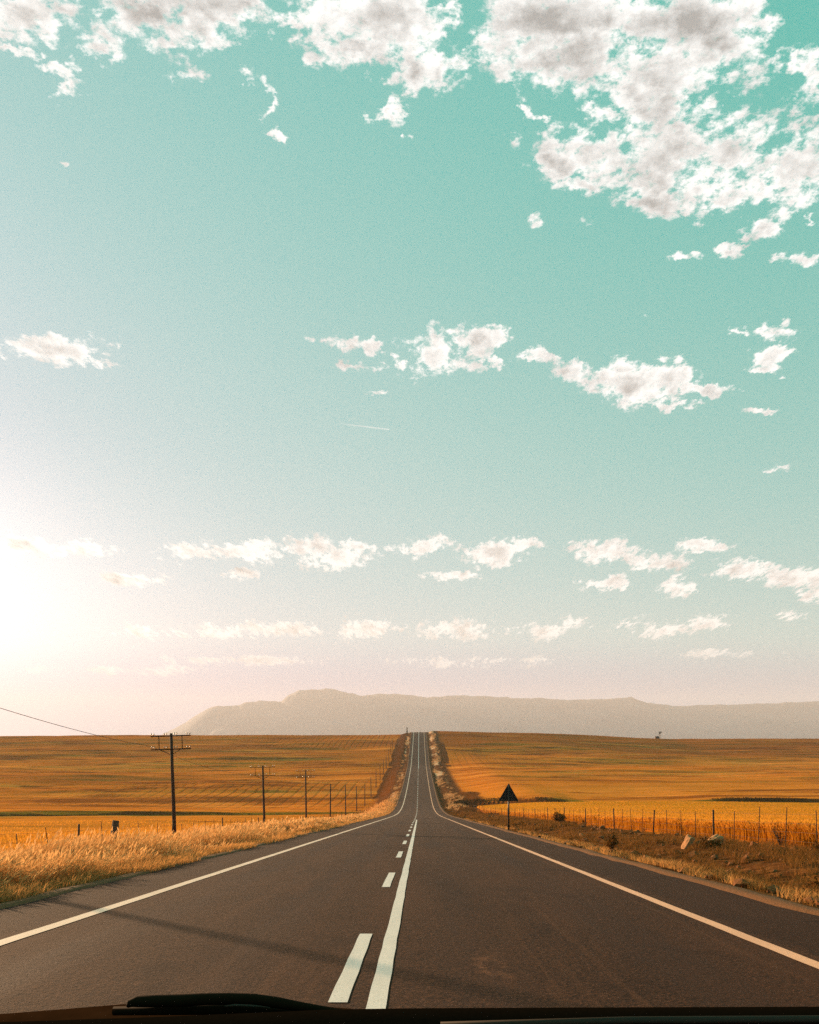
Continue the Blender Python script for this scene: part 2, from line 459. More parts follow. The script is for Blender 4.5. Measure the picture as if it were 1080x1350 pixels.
# zone masks: verge soil, dark strips, pale grass, tramlines
verge = np.where(X > 0, sstep(7.6, 6.6, d+.6*jit)*sstep(210, 150, Y)+sstep(9.5, 7, d)*sstep(150, 210, Y), sstep(3, 1.5, d+jit)*sstep(230, 180, Y)+sstep(9.5, 7, d)*sstep(180, 230, Y))
hill = sstep(215, 250, Y)
j2 = fbm(X*.2+40, Y*.05, 3)
dark = np.where(X < 0, sstep(3.2, 4.4, d+1.6*j2)*sstep(10.2, 9.4, d+.8*j2)*sstep(228, 262, Y)*sstep(560, 470, Y),
                sstep(6.0, 7.2, d+1.6*j2)*sstep(11, 10, d+.8*j2)*sstep(345, 372, Y)*sstep(520, 430, Y))
dark = dark*(1-.9*np.exp(-((Y-372)/3.5)**2))
yc = creek(X)
creekm = np.exp(-((Y-yc+.6)/1.7)**2)*np.clip(bank_h(X), 0, 1)*.95*sstep(3, 6, d)  # shade of the stream bank put into the ground colour as a dark strip
dark = np.maximum(dark, creekm)
# darker patch of ground on the valley floor beside the right-hand verge
dark = np.maximum(dark, np.where(X > 0, sstep(3, 5, d)*sstep(16, 9, d+2*j2)*sstep(150, 175, Y)*sstep(240, 215, Y)*.85, 0))
pale = np.where(X < 0, sstep(.8, 1.4, d)*sstep(4.2, 2.6, d+1.5*j2), sstep(1.2, 2, d)*sstep(6.6, 4.8, d+1.6*j2)*1.0)*sstep(170, 230, Y)*(.62+.5*j2)
pale = np.clip(pale, 0, 1)*np.clip(.55+1.2*fbm(X*.35+7, Y*.06+1, 3), 0, 1)
rowsm = np.where(X < 0, sstep(11, 18, d)*sstep(205, 235, Y)*sstep(330, 280, Y)*sstep(170, 60, -X)*.9 + sstep(12, 16, d)*sstep(455, 480, Y)*sstep(150, 60, -X), .35*sstep(9, 14, d)*sstep(330, 350, Y)*sstep(440, 420, Y)*sstep(90, 40, X))
zc = np.stack([verge, dark, pale, rowsm], -1).reshape(-1, 4).astype(np.float32)
at = me.attributes.new('zones', 'FLOAT_COLOR', 'POINT'); at.data.foreach_set('color', np.clip(zc, 0, 1).ravel())
j3 = fbm(X*.012, Y*.02+9, 3)
brown = np.where(X > 0, sstep(425, 470, Y+55*j3)*.95, .35*sstep(330, 470, Y+60*j3)) + .5*sstep(.15, .5, fbm(X*.01+7, Y*.035+2, 3))*sstep(210, 300, Y)
gold = np.where(X < 0, sstep(205, 150, Y+20*j3)*.75*sstep(7, 10, d), sstep(300, 200, Y+30*j3)*.8*sstep(7, 10, d)) + .35*sstep(1, 0, np.abs(Y-395)/26)*(X > 0)
tc = np.stack([np.clip(brown, 0, 1), np.clip(gold, 0, 1), gold*0, gold*0+1], -1).reshape(-1, 4).astype(np.float32)
at = me.attributes.new('tone', 'FLOAT_COLOR', 'POINT'); at.data.foreach_set('color', tc.ravel())
ground = link('ground', me, M['ground'], smooth=True)
tag(ground, 'rolling orange stubble fields falling to a valley and rising to a bare crest', 'ground', kind='structure')

# ------------------------------------------------------------------ road
ry = spaced([(-40, 140, .5), (140, 640, 1.0), (640, 1200, 8)])
def strip(name, x0, x1, ys, lift, mat, parent=None, cols=2, wob=0.0):
    xs = np.linspace(0, 1, cols)
    L = x0 + (wob*fbm(ys*.7, ys*0+2.2, 3) if wob and x0 < 0 else 0*ys)
    Rr = x1 + (wob*fbm(ys*.7, ys*0+7.7, 3) if wob and x1 > 0 else 0*ys)
    Xs = L[:, None]*(1-xs)+Rr[:, None]*xs
    Ys = np.repeat(ys[:, None], cols, 1)
    Zs = P(Ys)+lift
    Vv = np.stack([Xs, Ys, Zs], -1).reshape(-1, 3)
    ii = np.arange(len(ys)*cols).reshape(len(ys), cols)
    Ff = np.stack([ii[:-1,:-1], ii[:-1,1:], ii[1:,1:], ii[1:,:-1]], -1).reshape(-1, 4)
    return Vv, Ff
Vv, Ff = strip('road', ROAD_L, ROAD_R, ry, 0.0, None, cols=12, wob=.10)
road = link('road', mesh_np('road', Vv, Ff), M['asphalt'], smooth=True)
tag(road, 'worn brown asphalt two-lane road running straight down and over the far crest', 'road', kind='structure')
def line(name, xc, w, y0, y1, mat, lift=.005):
    ys = np.concatenate([[y0], ry[(ry > y0+.05) & (ry < y1-.05)], [y1]])
    wv = w*np.interp(ys, [0, 60, 400, 600], [1, 1, 1.5, 1.7])
    n = len(ys)
    e = .008*fbm(ys*3, ys*0, 2)
    Vv = np.concatenate([np.stack([xc-wv/2+e, ys, P(ys)+lift], -1), np.stack([xc+wv/2+e, ys, P(ys)+lift], -1)])
    k = np.arange(n-1)
    return Vv, np.stack([k, k+n, k+n+1, k+1], -1)
def line_obj(name, parts, mat):
    Vs, Fs, b = [], [], 0
    for (xc, w, y0, y1) in parts:
        v, f = line(name, xc, w, y0, y1, mat); Vs.append(v); Fs.append(f+b); b += len(v)
    return link(name, mesh_np(name, np.concatenate(Vs), np.concatenate(Fs)), mat, road)
o = line_obj('edge_line', [(-4.02, .17, -30, 640)], M['paint_warm'])
o = line_obj('edge_line', [(3.28, .15, -30, 640)], M['paint_orange'])
o = line_obj('centre_line', [(-.283, .128, -20, 82)], M['paint'])
o = line_obj('far_centre_line', [(-.40, .15, 352, 640)], M['paint'])
dl = []
y0 = 5.05-7.35*3
while y0 < 352:
    if y0 < 78: dl.append((-.546, .13, y0, y0+2.75))
    else: dl.append((-.50, .16, y0, y0+2.75))
    y0 += 7.35
o = line_obj('dashed_line', dl, M['paint'])
# gravel edges
def gravel(name, x0, x1):
    ys = ry[ry < 640]
    cols = 7
    t = np.linspace(0, 1, cols)
    Xs = x0+(x1-x0)*t[None, :]+.10*fbm(ys*.8, ys*0+(3 if x0 < 0 else 11), 3)[:, None]
    Ys = np.repeat(ys[:, None], cols, 1)
    prof = np.array([-.03, .028, .035, .022, .0, -.04, -.16])
    if x0 < 0: prof = prof[::-1]
    Zs = P(Ys)+prof[None, :]+.012*fbm(Xs*6, Ys*6, 2)
    Vv = np.stack([Xs, Ys, Zs], -1).reshape(-1, 3)
    ii = np.arange(len(ys)*cols).reshape(len(ys), cols)
    return link(name, mesh_np(name, Vv, np.stack([ii[:-1,:-1], ii[:-1,1:], ii[1:,1:], ii[1:,:-1]], -1).reshape(-1, 4)), M['gravel'], smooth=True)
tag(gravel('gravel_shoulder', 4.72, 5.45), 'pale gravel margin along the right side of the road', 'gravel', kind='structure')
tag(gravel('gravel_shoulder', -6.0, -5.36), 'pale gravel margin along the left side of the road', 'gravel', kind='structure')

# ------------------------------------------------------------------ mountain
ridge_px = [(60, 1004), (130, 995), (180, 985), (225, 963), (245, 952), (262, 941), (276, 933), (286, 930), (300, 931), (314, 930), (322, 926), (345, 924), (360, 925), (371, 924), (380, 917), (392, 911), (405, 909), (418, 909.5), (430, 907.5), (445, 910), (460, 914), (478, 917), (495, 915), (520, 914.5), (545, 917), (562, 919), (585, 918.5), (604, 916.5), (625, 917), (652, 918.5), (680, 920), (700, 921), (712, 920), (735, 922), (752, 923), (775, 921.5), (795, 922), (815, 920), (832, 919), (840, 922), (852, 926), (870, 929), (890, 930), (905, 931), (930, 929), (955, 929.5), (985, 928), (1010, 927.5), (1040, 926), (1080, 925), (1140, 922), (1220, 925), (1320, 935), (1480, 950), (1700, 985)]
RY = 8000.0
ru = np.array([(p[0]-553)/1000 for p in ridge_px]); rv = np.array([(1000-p[1])/1000 for p in ridge_px])
U = np.concatenate([np.linspace(-.5, 1.15, 700)])
Dy = np.linspace(-1, 1, 61)
UU, DD = np.meshgrid(U, Dy)
MX = UU*RY; 
YY = RY + DD*1760
hh = np.interp(UU, ru, rv)*RY
spur = fbm(MX/370.0, DD*2.2+4, 4)
edge = 1-np.abs(DD)
shape = np.where(DD < 0, (1-np.abs(DD))**1.35, (1-np.abs(DD))**1.1)
MZ = hh*shape + spur*110*np.sin(np.pi*np.clip(np.abs(DD), 0, 1))*np.clip((hh-260)/420, 0, 1) - 96*np.abs(DD) + 9*fbm(MX/70.0, DD*0+1, 3)*np.exp(-(DD/.05)**2) + EYE
MYY = YY + 120*fbm(MX/700.0, DD*0+2, 2)*0
Vv = np.stack([MX, MYY, MZ], -1).reshape(-1, 3)
ii = np.arange(UU.size).reshape(UU.shape)
mo = link('mountain', mesh_np('mountain', Vv, np.stack([ii[:-1,:-1], ii[:-1,1:], ii[1:,1:], ii[1:,:-1]], -1).reshape(-1, 4)), M['mountain'], smooth=True)
tag(mo, 'long flat-topped mountain range fading in the haze beyond the road crest', 'mountain', kind='structure')
# plain between the hills and the mountain
pv = [(-11000, 3100, -160), (15500, 3100, -160), (15500, 10200, -140), (-11000, 10200, -140)]
tag(link('plain', mesh_np('plain', pv, [(0, 1, 2, 3)]), M['mountain']), 'hazy plain before the mountain', 'ground', kind='structure')

# ------------------------------------------------------------------ blades
def blades(px, py, pz, h, w, lean, az, face, prof, curve=1.8):
    """bent blade strips: n x 4 levels x 2 verts"""
    n = len(px)
    t = np.array([0, .4, .75, 1.0])
    Lx = np.cos(az)*lean*h; Ly = np.sin(az)*lean*h
    wx = np.cos(face); wy = np.sin(face)
    V = np.zeros((n, 4, 2, 3), dtype=np.float32)
    for k in range(4):
        s = t[k]**curve
        cx = px+Lx*s; cy = py+Ly*s
        cz = pz+h*t[k]*(1-.30*lean*s)
        for q, sg in enumerate((-1, 1)):
            V[:, k, q, 0] = cx+sg*wx*w*prof[k]*.5
            V[:, k, q, 1] = cy+sg*wy*w*prof[k]*.5
            V[:, k, q, 2] = cz
    base = (np.arange(n)*8)[:, None, None]
    f = np.array([[0, 1, 3, 2], [2, 3, 5, 4], [4, 5, 7, 6]])[None]
    return V.reshape(-1, 3), (base+f).reshape(-1, 4)

def heads(px, py, pz, h, w, ln, lean, az, face):
    """seed heads at the drooping tips of the stems"""
    n = len(px)
    s = 1.0
    bx = px+np.cos(az)*lean*h; by = py+np.sin(az)*lean*h; bz = pz+h*(1-.30*lean)
    dx = np.cos(az)*(lean*.9+.25); dy = np.sin(az)*(lean*.9+.25); dz = 1.0-.75*lean
    nn = np.sqrt(dx*dx+dy*dy+dz*dz); dx, dy, dz = dx/nn, dy/nn, dz/nn
    wx, wy = np.cos(face), np.sin(face)
    t = np.array([-.15, .25, .65, 1.0]); pr = np.array([.3, 1, .8, .15])
    V = np.zeros((n, 4, 2, 3), dtype=np.float32)
    for k in range(4):
        droop = -.35*lean*max(t[k], 0)**2
        for q, sg in enumerate((-1, 1)):
            V[:, k, q, 0] = bx+dx*ln*t[k]+sg*wx*w*pr[k]*.5
            V[:, k, q, 1] = by+dy*ln*t[k]+sg*wy*w*pr[k]*.5
            V[:, k, q, 2] = bz+dz*ln*t[k]+droop*ln
    base = (np.arange(n)*8)[:, None, None]
    f = np.array([[0, 1, 3, 2], [2, 3, 5, 4], [4, 5, 7, 6]])[None]
    return V.reshape(-1, 3), (base+f).reshape(-1, 4)

def joined(name, lst, mats):
    """lst of (V,F,mat index)"""
    Vs, Fs, mi, b = [], [], [], 0
    for v, f, k in lst:
        Vs.append(v); Fs.append(f+b); mi.append(np.full(len(f), k, dtype=np.int32)); b += len(v)
    me = mesh_np(name, np.concatenate(Vs), np.concatenate(Fs))
    for m in mats: me.materials.append(m)
    me.polygons.foreach_set('material_index', np.concatenate(mi))
    o = bpy.data.objects.new(name, me); COL.objects.link(o)
    return o

def scatter(n, x0, x1, y0, y1, p=1.6):
    """more points near y0, thinning as 1/y^p"""
    u = rng.random(n)
    a = 1-p
    y = (y0**a+u*(y1**a-y0**a))**(1/a)
    return rng.uniform(x0, x1, n), y

# tall dry grass along the left verge
def tall_grass():
    L = []
    for (n, y0, y1, x0, x1, ws, hs) in ((120000, 7.5, 48, -13.0, -5.75, 1.0, 1.0), (60000, 40, 215, -14.5, -5.9, 2.4, 1.0)):
        x, y = scatter(n, x0, x1, y0, y1, 1.7)
        dd = ROAD_L-x
        clump = fbm(x*.55, y*.42, 3)
        edge = sstep(.15, 2.5, dd+.9*clump)
        keep = rng.random(n) < (.16+.84*sstep(-.30, .22, clump))*np.where(x < -10.8, sstep(-14.2, -10.8, x+.8*clump)*.9, 1)
        x, y, dd, clump, edge = [q[keep] for q in (x, y, dd, clump, edge)]
        n = len(x)
        z = H(x, y)-.03
        big = fbm(x*.16+9, y*.10+4, 2)
        h = (.10+edge*(.48+.42*clump+.16*big))*rng.uniform(.65, 1.25, n)*hs*np.interp(y, [0, 60, 215], [1, 1, .9])
        lean = np.clip(rng.normal(.45, .22, n), .05, 1.0)
        az = rng.normal(-.25, .75, n)           # blown to the right
        face = rng.normal(.0, .9, n)
        w = rng.uniform(.008, .016, n)*ws*np.interp(y, [8, 20, 48, 100, 215], [.9, 1.1, 1.6, 2.0, 3.2])
        v, f = blades(x, y, z, h, w, lean, az, face, [1, .9, .65, .2]); L.append((v, f, 0))
        k = (rng.random(n) < .42) & (dd > .9)
        v, f = heads(x[k], y[k], z[k], h[k], w[k]*rng.uniform(1.3, 2.2, k.sum()), rng.uniform(.10, .20, k.sum()), lean[k], az[k], face[k]); L.append((v, f, 1))
    # short fringe running out onto the gravel
    n = 52000
    x, y = scatter(n, -6.6, -5.40, 7.5, 190, 1.6)
    k = rng.random(n) < sstep(-.45, .35, fbm(x*1.1, y*.5+7, 3)+.9*(-5.75-x)); x, y = x[k], y[k]; n = len(x)
    v, f = blades(x, y, H(x, y)-.02, rng.uniform(.05, .26, n), rng.uniform(.007, .013, n)*np.interp(y, [8, 40, 190], [1, 1.8, 5]), rng.uniform(.2, 1.0, n), rng.normal(-.25, 1.0, n), rng.normal(0, .9, n), [1, .9, .6, .2])
    L.append((v, f, 0))
    return joined('dry_grass', L, [M['drygrass'], M['plume']])
tag(tall_grass(), 'tall dry golden grass with pale feathery heads along the left verge', 'grass', kind='stuff')

# brown tufts on the right verge
def verge_scrub():
    L = []
    for (n, y0, y1, ws) in ((4600, 7.5, 60, 1), (3500, 50, 215, 2.2)):
        cx, cy = scatter(n, 5.35, 12.2, y0, y1, 1.5)
        pat = fbm(cx*.5+3, cy*.3, 3)
        k = rng.random(n) < .18+.8*sstep(-.3, .4, pat)
        cx, cy = cx[k], cy[k]
        size = rng.uniform(.35, 1.15, len(cx))*np.where(cx < 5.9, .5, 1)
        reps = 26
        x = np.repeat(cx, reps); y = np.repeat(cy, reps); sz = np.repeat(size, reps); n2 = len(x)
        rr = np.abs(rng.normal(0, .13, n2))*sz; th = rng.uniform(0, 2*np.pi, n2)
        bx = x+rr*np.cos(th); by = y+rr*np.sin(th)
        az = th+rng.normal(0, .5, n2)
        h = sz*rng.uniform(.14, .40, n2); lean = rng.uniform(.2, .95, n2)
        w = rng.uniform(.007, .014, n2)*ws*np.interp(by, [8, 25, 60, 215], [1, 1.3, 2, 3])
        v, f = blades(bx, by, H(bx, by)-.02, h, w, lean, az, rng.uniform(0, np.pi, n2), [1, .8, .5, .15]); L.append((v, f, 0))
    # short bleached grass next to the gravel
    x, y = scatter(26000, 5.3, 6.6, 7.5, 90, 1.7); n = len(x)
    k = rng.random(n) < sstep(-.3, .3, fbm(x*.9, y*.5+5, 2)); x, y = x[k], y[k]; n = len(x)
    v, f = blades(x, y, H(x, y)-.02, rng.uniform(.06, .24, n), rng.uniform(.006, .012, n)*np.interp(y, [8, 90], [1, 3]), rng.uniform(.2, .9, n), rng.uniform(0, 6.28, n), rng.uniform(0, 3.14, n), [1, .8, .5, .15])
    L.append((v, f, 1))
    return joined('verge_scrub', L, [M['tuft'], M['drygrass']])
tag(verge_scrub(), 'low brown dry tufts and stubbly scrub covering the right verge', 'scrub', kind='stuff')

# pale tussocks flanking the far stretch of the road
def far_tussocks():
    L = []
    for (x0, x1, y0, y1, n) in ((-8.6, -6.2, 175, 530, 420), (6.3, 11.2, 165, 530, 700)):
        cx = rng.uniform(x0, x1, n); cy = rng.uniform(y0, y1, n)
        k = rng.random(n) < sstep(-.25, .35, fbm(cx*.3+1, cy*.07, 3)); cx, cy = cx[k], cy[k]
        reps = 22; sz = rng.uniform(.5, 1.2, len(cx))
        x = np.repeat(cx, reps); y = np.repeat(cy, reps); s = np.repeat(sz, reps); n2 = len(x)
        th = rng.uniform(0, 6.28, n2); rr = np.abs(rng.normal(0, .35, n2))*s
        bx, by = x+rr*np.cos(th), y+rr*np.sin(th)
        v, f = blades(bx, by, H(bx, by)-.03, s*rng.uniform(.3, .85, n2), rng.uniform(.05, .11, n2), rng.uniform(.2, .9, n2), th, rng.uniform(-.6, .6, n2), [1, .9, .6, .2])
        L.append((v, f, 0))
    return joined('pale_tussocks', L, [M['tussock']])
tag(far_tussocks(), 'pale bleached grass tussocks lining both banks of the far climbing road', 'grass', kind='stuff')

# ------------------------------------------------------------------ wheat beyond the right-hand fence
def wheat():
    L = []
    x0 = 12.75
    xs = np.concatenate([np.arange(x0, 30, .6), np.arange(30, 120, 2.0), np.arange(120, 420, 8.0)])
    ys = np.concatenate([np.arange(4, 80, .6), np.arange(80, 172, 1.0)])
    XX, YY = np.meshgrid(xs, ys)
    far_end = creek(XX)-9
    YE = np.minimum(YY, far_end)
    ZZ = H(XX, YE)+.60+.05*fbm(XX*.8, YE*.8, 3)+.05*fbm(XX*.07, YE*.3, 2)
    ZZ = np.where(YY > far_end, H(XX, YE)-.1, ZZ)
    ZZ[:, 0] = H(XX[:, 0], YE[:, 0])+.25
    XX = XX.copy(); XX[:, 0] += .12
    v = np.stack([XX, YE, ZZ], -1).reshape(-1, 3); ii = np.arange(XX.size).reshape(XX.shape)
    L.append((v, np.stack([ii[:-1,:-1], ii[:-1,1:], ii[1:,1:], ii[1:,:-1]], -1).reshape(-1, 4), 2))
    # the standing edge
    n = 70000
    u = rng.random(n); y = 14*(150/14)**u
    x = x0-.15+np.abs(rng.normal(0, .55, n))+.12*fbm(y*.5, y*0, 3)
    z = H(x, y)-.03; h = rng.uniform(.55, .80, n)
    az = rng.uniform(0, 6.28, n); lean = rng.uniform(.0, .28, n); face = rng.normal(.8, .6, n)
    w = rng.uniform(.009, .015, n)*np.interp(y, [14, 40, 150], [1.0, 1.8, 5])
    v, f = blades(x, y, z, h, w, lean, az, face, [1, .9, .8, .5]); L.append((v, f, 1))
    v, f = heads(x, y, z, h*.96, w*1.5, np.full(n, .11), lean, az, face); L.append((v, f, 0))
    # ears standing out of the top
    n = 90000
    y = 16*(165/16)**rng.random(n); x = x0+rng.random(n)**1.5*np.minimum(60, y*.6)
    k = y < creek(x)-10; x, y = x[k], y[k]; n = len(x)
    z = H(x, y)+.45; h = rng.uniform(.12, .32, n); az = rng.uniform(0, 6.28, n); lean = rng.uniform(.1, .6, n)
    w = rng.uniform(.010, .018, n)*np.interp(y, [16, 40, 160], [1.2, 2.2, 7])
    face = rng.uniform(-.8, .8, n)
    v, f = blades(x, y, z, h, w, lean, az, face, [1, .9, .8, .4]); L.append((v, f, 0))
    return joined('wheat_crop', L, [M['wheat'], M['stalk'], M['canopy']])
tag(wheat(), 'ripe golden wheat standing in a dense block behind the right-hand wire fence', 'wheat', kind='stuff')

# ------------------------------------------------------------------ stubble texture near left field
def left_stubble():
    n = 60000
    y = 12*(130/12)**rng.random(n); x = -13.2-rng.random(n)**1.4*np.minimum(70, y*.7)
    k = rng.random(n) < .4+.6*sstep(-.2, .3, fbm(x*.1, y*.3, 3)); x, y = x[k], y[k]; n = len(x)
    w = rng.uniform(.012, .02, n)*np.interp(y, [12, 40, 130], [1.2, 2.2, 5])
    v, f = blades(x, y, H(x, y)-.02, rng.uniform(.10, .26, n), w, rng.uniform(.1, .7, n), rng.uniform(0, 6.28, n), rng.uniform(-.8, .8, n), [1, .9, .7, .3])
    return joined('stubble', [(v, f, 0)], [M['wheat']])
tag(left_stubble(), 'short golden stubble covering the near part of the left field', 'stubble', kind='stuff')

# ------------------------------------------------------------------ telegraph poles
PX = -16.0
def hz(x, y): return float(H(x, y))
def make_pole(k, full, label):
    y = 49.6+28.8*k
    bz = hz(PX, y)-.25
    tops = {-1: 4.25, 0: 2.95, 1: .55, 2: -.35}
    top = tops.get(k, bz+.25+6.6+random.uniform(-.25, .15))
    h = top-bz
    lean = {0: R(-2.0), 1: R(-1.7), -1: R(-.5), 2: R(-.6)}.get(k, R(random.uniform(-.8, .8)))
    t = empty('telegraph_pole', (PX, y, bz)); t.rotation_euler = (R(random.uniform(-.6, .6)), lean, R(random.uniform(-2, 2)))
    thick = .08 if k < 1 else .055
    tag(t, label, 'telegraph pole', 'telegraph poles along the left side of the road')
    m = MB(); m.tube([(0,0,0), (.01,0,h*.3), (-.006,.0,h*.7), (0,0,h)], [k_*(1 if k >= 0 else .6) for k_ in (.135, .122, .105, .092)], 12)
    m.build('post', M['pole'], t, True)
    for q, zz in enumerate((h-.17, h-1.04) if 0 <= k < 4 else ()):
        m = MB(); m.box((0, -.13, zz), (2.62, thick, thick*.9), None, .012)
        arm = m.build('crossarm', M['pole'], t)
        if full:
            for xx in (-1.26, -1.10, -.42, -.27, .24, .40, 1.06, 1.25):
                m = MB()
                m.tube([(xx,-.13,zz+.045), (xx,-.13,zz+.10)], .012, 6)
                m.tube([(xx,-.13,zz+.09), (xx,-.13,zz+.11), (xx,-.13,zz+.15), (xx,-.13,zz+.16), (xx,-.13,zz+.19), (xx,-.13,zz+.215)], [.045,.048,.036,.026,.036,.012], 10)
                m.build('insulator', M['ceramic'], arm, True)
    if full:
        for xx in (-.75, .76):
            m = MB(); m.box((xx, -.195, h-.605), (.045, .02, .95)); m.build('arm_tie', M['darksteel'], t)
            m = MB(); m.tube([(xx*.92, -.20, h-1.04), (xx*.1, -.145, h-1.38)], .020, 6); m.build('diagonal_brace', M['darksteel'], t)
    return t, Vector((PX, y, bz)), h
ordinals = ['nearest', 'second', 'third', 'fourth', 'fifth', 'sixth', 'seventh', 'eighth', 'ninth', 'tenth', 'eleventh', 'twelfth', 'thirteenth', 'fourteenth', 'fifteenth', 'sixteenth']
tops = []
for k in range(-1, 15):
    if k == -1: lab = 'tall telegraph pole outside the frame whose shadow crosses the road'
    elif k == 0: lab = 'tallest dark telegraph pole with two insulator crossarms reaching the skyline'
    elif k == 1: lab = 'second telegraph pole along the grass verge, leaning, with two crossarms'
    elif k == 2: lab = 'third telegraph pole along the verge, its crossarms small and thin'
    else: lab = f'{ordinals[k]} telegraph pole counted along the verge from the tallest one'
    t, b, h = make_pole(k, 0 <= k < 3, lab)
    bpy.context.view_layer.update()
    tops.append(t.matrix_world @ (Vector((-1.26, -.13, h-.82)) if k >= 0 else Vector((0, 0, h-.02))))
# one overhead wire slung from pole to pole
m = MB(); pts = []
for a, b in zip(tops[:-1], tops[1:]):
    sag = .31 if a is tops[0] else .45
    for i_ in range(24):
        s = i_/24
        p = a.lerp(b, s); p.z -= sag*4*s*(1-s); pts.append(p)
pts.append(tops[-1])
y_ = np.linspace(0, 1, 2)
a0 = tops[0]; prev = Vector((a0.x, a0.y-28.8, a0.z+1.6))
pre = []
for i_ in range(16):
    s = i_/16; p = prev.lerp(a0, s); p.z -= .6*4*s*(1-s); pre.append(p)
pts = pre+pts
m.tube(pts, [float(np.interp(p.y, [0, 40, 90, 200, 460], [.009, .014, .010, .008, .008])) for p in pts], 5)
tag(m.build('overhead_wire', M['darksteel'], None, True), 'thin dark overhead wire sagging from pole to pole above the left field', 'wire')

# ------------------------------------------------------------------ fences
def make_fence(name, xf, y_list, thick_ids, label, lean_fn):
    t = empty(name, (xf, y_list[0], hz(xf, y_list[0])))
    tag(t, label, 'fence')
    base = Vector(t.location)
    mt = MB(); mt.tube([(0,0,-.3), (0,0,.6), (0,0,1.27)], [.040, .037, .034], 8); 
    md = MB(); md.tube([(0,0,-.15), (0,0,1.20)], [.0145, .013], 6)
    pm = None; dm = None
    pts = []
    for i_, y in enumerate(y_list):
        x = xf+random.uniform(-.05, .05); z = hz(x, y)
        thick = i_ in thick_ids
        nm = 'post' if thick else 'dropper'
        if thick:
            if pm is None: o = mt.build(nm, M['post'], t, True); pm = o
            else: o = pm.copy(); COL.objects.link(o)
        else:
            if dm is None: o = md.build(nm, M['post'], t, True); dm = o
            else: o = dm.copy(); COL.objects.link(o)
        o.parent = t
        o.location = Vector((x, y, z))-base
        o.rotation_euler = (R(random.uniform(-2.5, 2.5)), R(lean_fn(i_, thick)), random.uniform(0, 3))
        sc = random.uniform(.94, 1.05)*(1 if thick else random.uniform(.95, 1.1)); o.scale = (1, 1, sc)
        pts.append(Vector((x, y, z)))
    for hgt in (.25, .52, .80, 1.08):
        m = MB(); m.tube([p+Vector((0, 0, hgt+random.uniform(-.015, .015)))-base for p in pts], .0032, 4, False)
        m.build('strand', M['wirem'], t, True)
    return t
inv = [.00157+.000165*k for k in range(100)]
yl = [11.7*q*1000 for q in inv if 11.7*q*1000 < 170]
make_fence('wire_fence', -11.7, yl, {4, 9, 14, 19, 24, 29, 34, 39, 44, 49, 54, 59, 64, 69, 74, 79, 84}, 'wire fence with dark leaning posts half sunk in the tall dry grass',
           lambda i_, th: random.uniform(-9, 3) if i_ < 8 else random.uniform(-4, 4))
inv = [.0019-.000167*2+.000167*k for k in range(100)]
yl = [11.6*q*1000 for q in inv if 11.6*q*1000 < 165]
make_fence('wire_fence', 11.6, yl, set(range(6, 100, 4)), 'wire fence with thin droppers running along the front of the wheat', lambda i_, th: random.uniform(-2, 2))

# leaning board stuck in the left-hand grass
y = 24.9; x = -10.15
t = empty('leaning_board', (x, y, hz(x, y)-.1)); t.rotation_euler = (R(-4), R(8), R(14))
tag(t, 'broad grey board standing tilted in the dry grass between thin fence posts', 'board')
m = MB(); m.box((0, 0, .66), (.17, .05, 1.32), None, .008); m.build('face', M['plank'], t)
m = MB(); m.box((-.104, 0, .66), (.036, .054, 1.325), None, .006); m.build('edge_strip', M['plankedge'], t)  # paler strip down the board's left edge

# ------------------------------------------------------------------ warning sign seen from the back
y = 43.3; x = 5.10
t = empty('warning_sign', (x, y, hz(x, y)))
tag(t, 'dark triangular road sign on a single post, seen from behind', 'road sign')
m = MB(); m.tube([(0,0,-.3), (0,0,2.66)], .048, 10); m.build('post', M['signback'], t, True)
def rtri(w, h, r, yq, th, z0):
    pts = []
    c = [(-w/2, 0), (w/2, 0), (0, h)]
    for k in range(3):
        a = Vector(c[k]); p = Vector(c[k-1]); n = Vector(c[(k+1) % 3])
        d1 = (p-a).normalized(); d2 = (n-a).normalized()
        s = a+d1*r*1.7; e = a+d2*r*1.7
        for q in range(6):
            u = q/5; pts.append(s*(1-u)**2+a*2*u*(1-u)+e*u*u)
    N = len(pts)
    vs = [(p.x, yq, p.y+z0) for p in pts]+[(p.x, yq+th, p.y+z0) for p in pts]
    fs = [tuple(range(N)), tuple(range(2*N-1, N-1, -1))]+[(k, k+N, (k+1) % N+N, (k+1) % N) for k in range(N)]
    return vs, fs
m = MB(); m.add(*rtri(1.17, 1.03, .045, .055, .004, 1.68)); plate = m.build('sign_plate', M['signback'], t)
m = MB(); m.add(*rtri(1.15, 1.01, .045, .0615, .001, 1.69)); m.build('sign_face', M['signface'], plate)
m = MB()
w_, h_ = 1.17, 1.03
for (p, q) in (((-.54, 1.70), (.54, 1.70)), ((-.54, 1.70), (0, 2.64)), ((.54, 1.70), (0, 2.64))):
    m.tube([(p[0], .045, p[1]), (q[0], .045, q[1])], .011, 6)
m.build('rim', M['darksteel'], plate)
for zz in (1.86, 2.30):
    m = MB(); m.box((0, .035, zz), (.62 if zz < 2 else .26, .03, .045)); m.build('bracket', M['darksteel'], t)
m = MB(); m.box((-.38, .050, 1.755), (.085, .006, .075)); m.build('glint_patch', M['steel'], plate)  # pale patch added for the small reflection on the sign's back

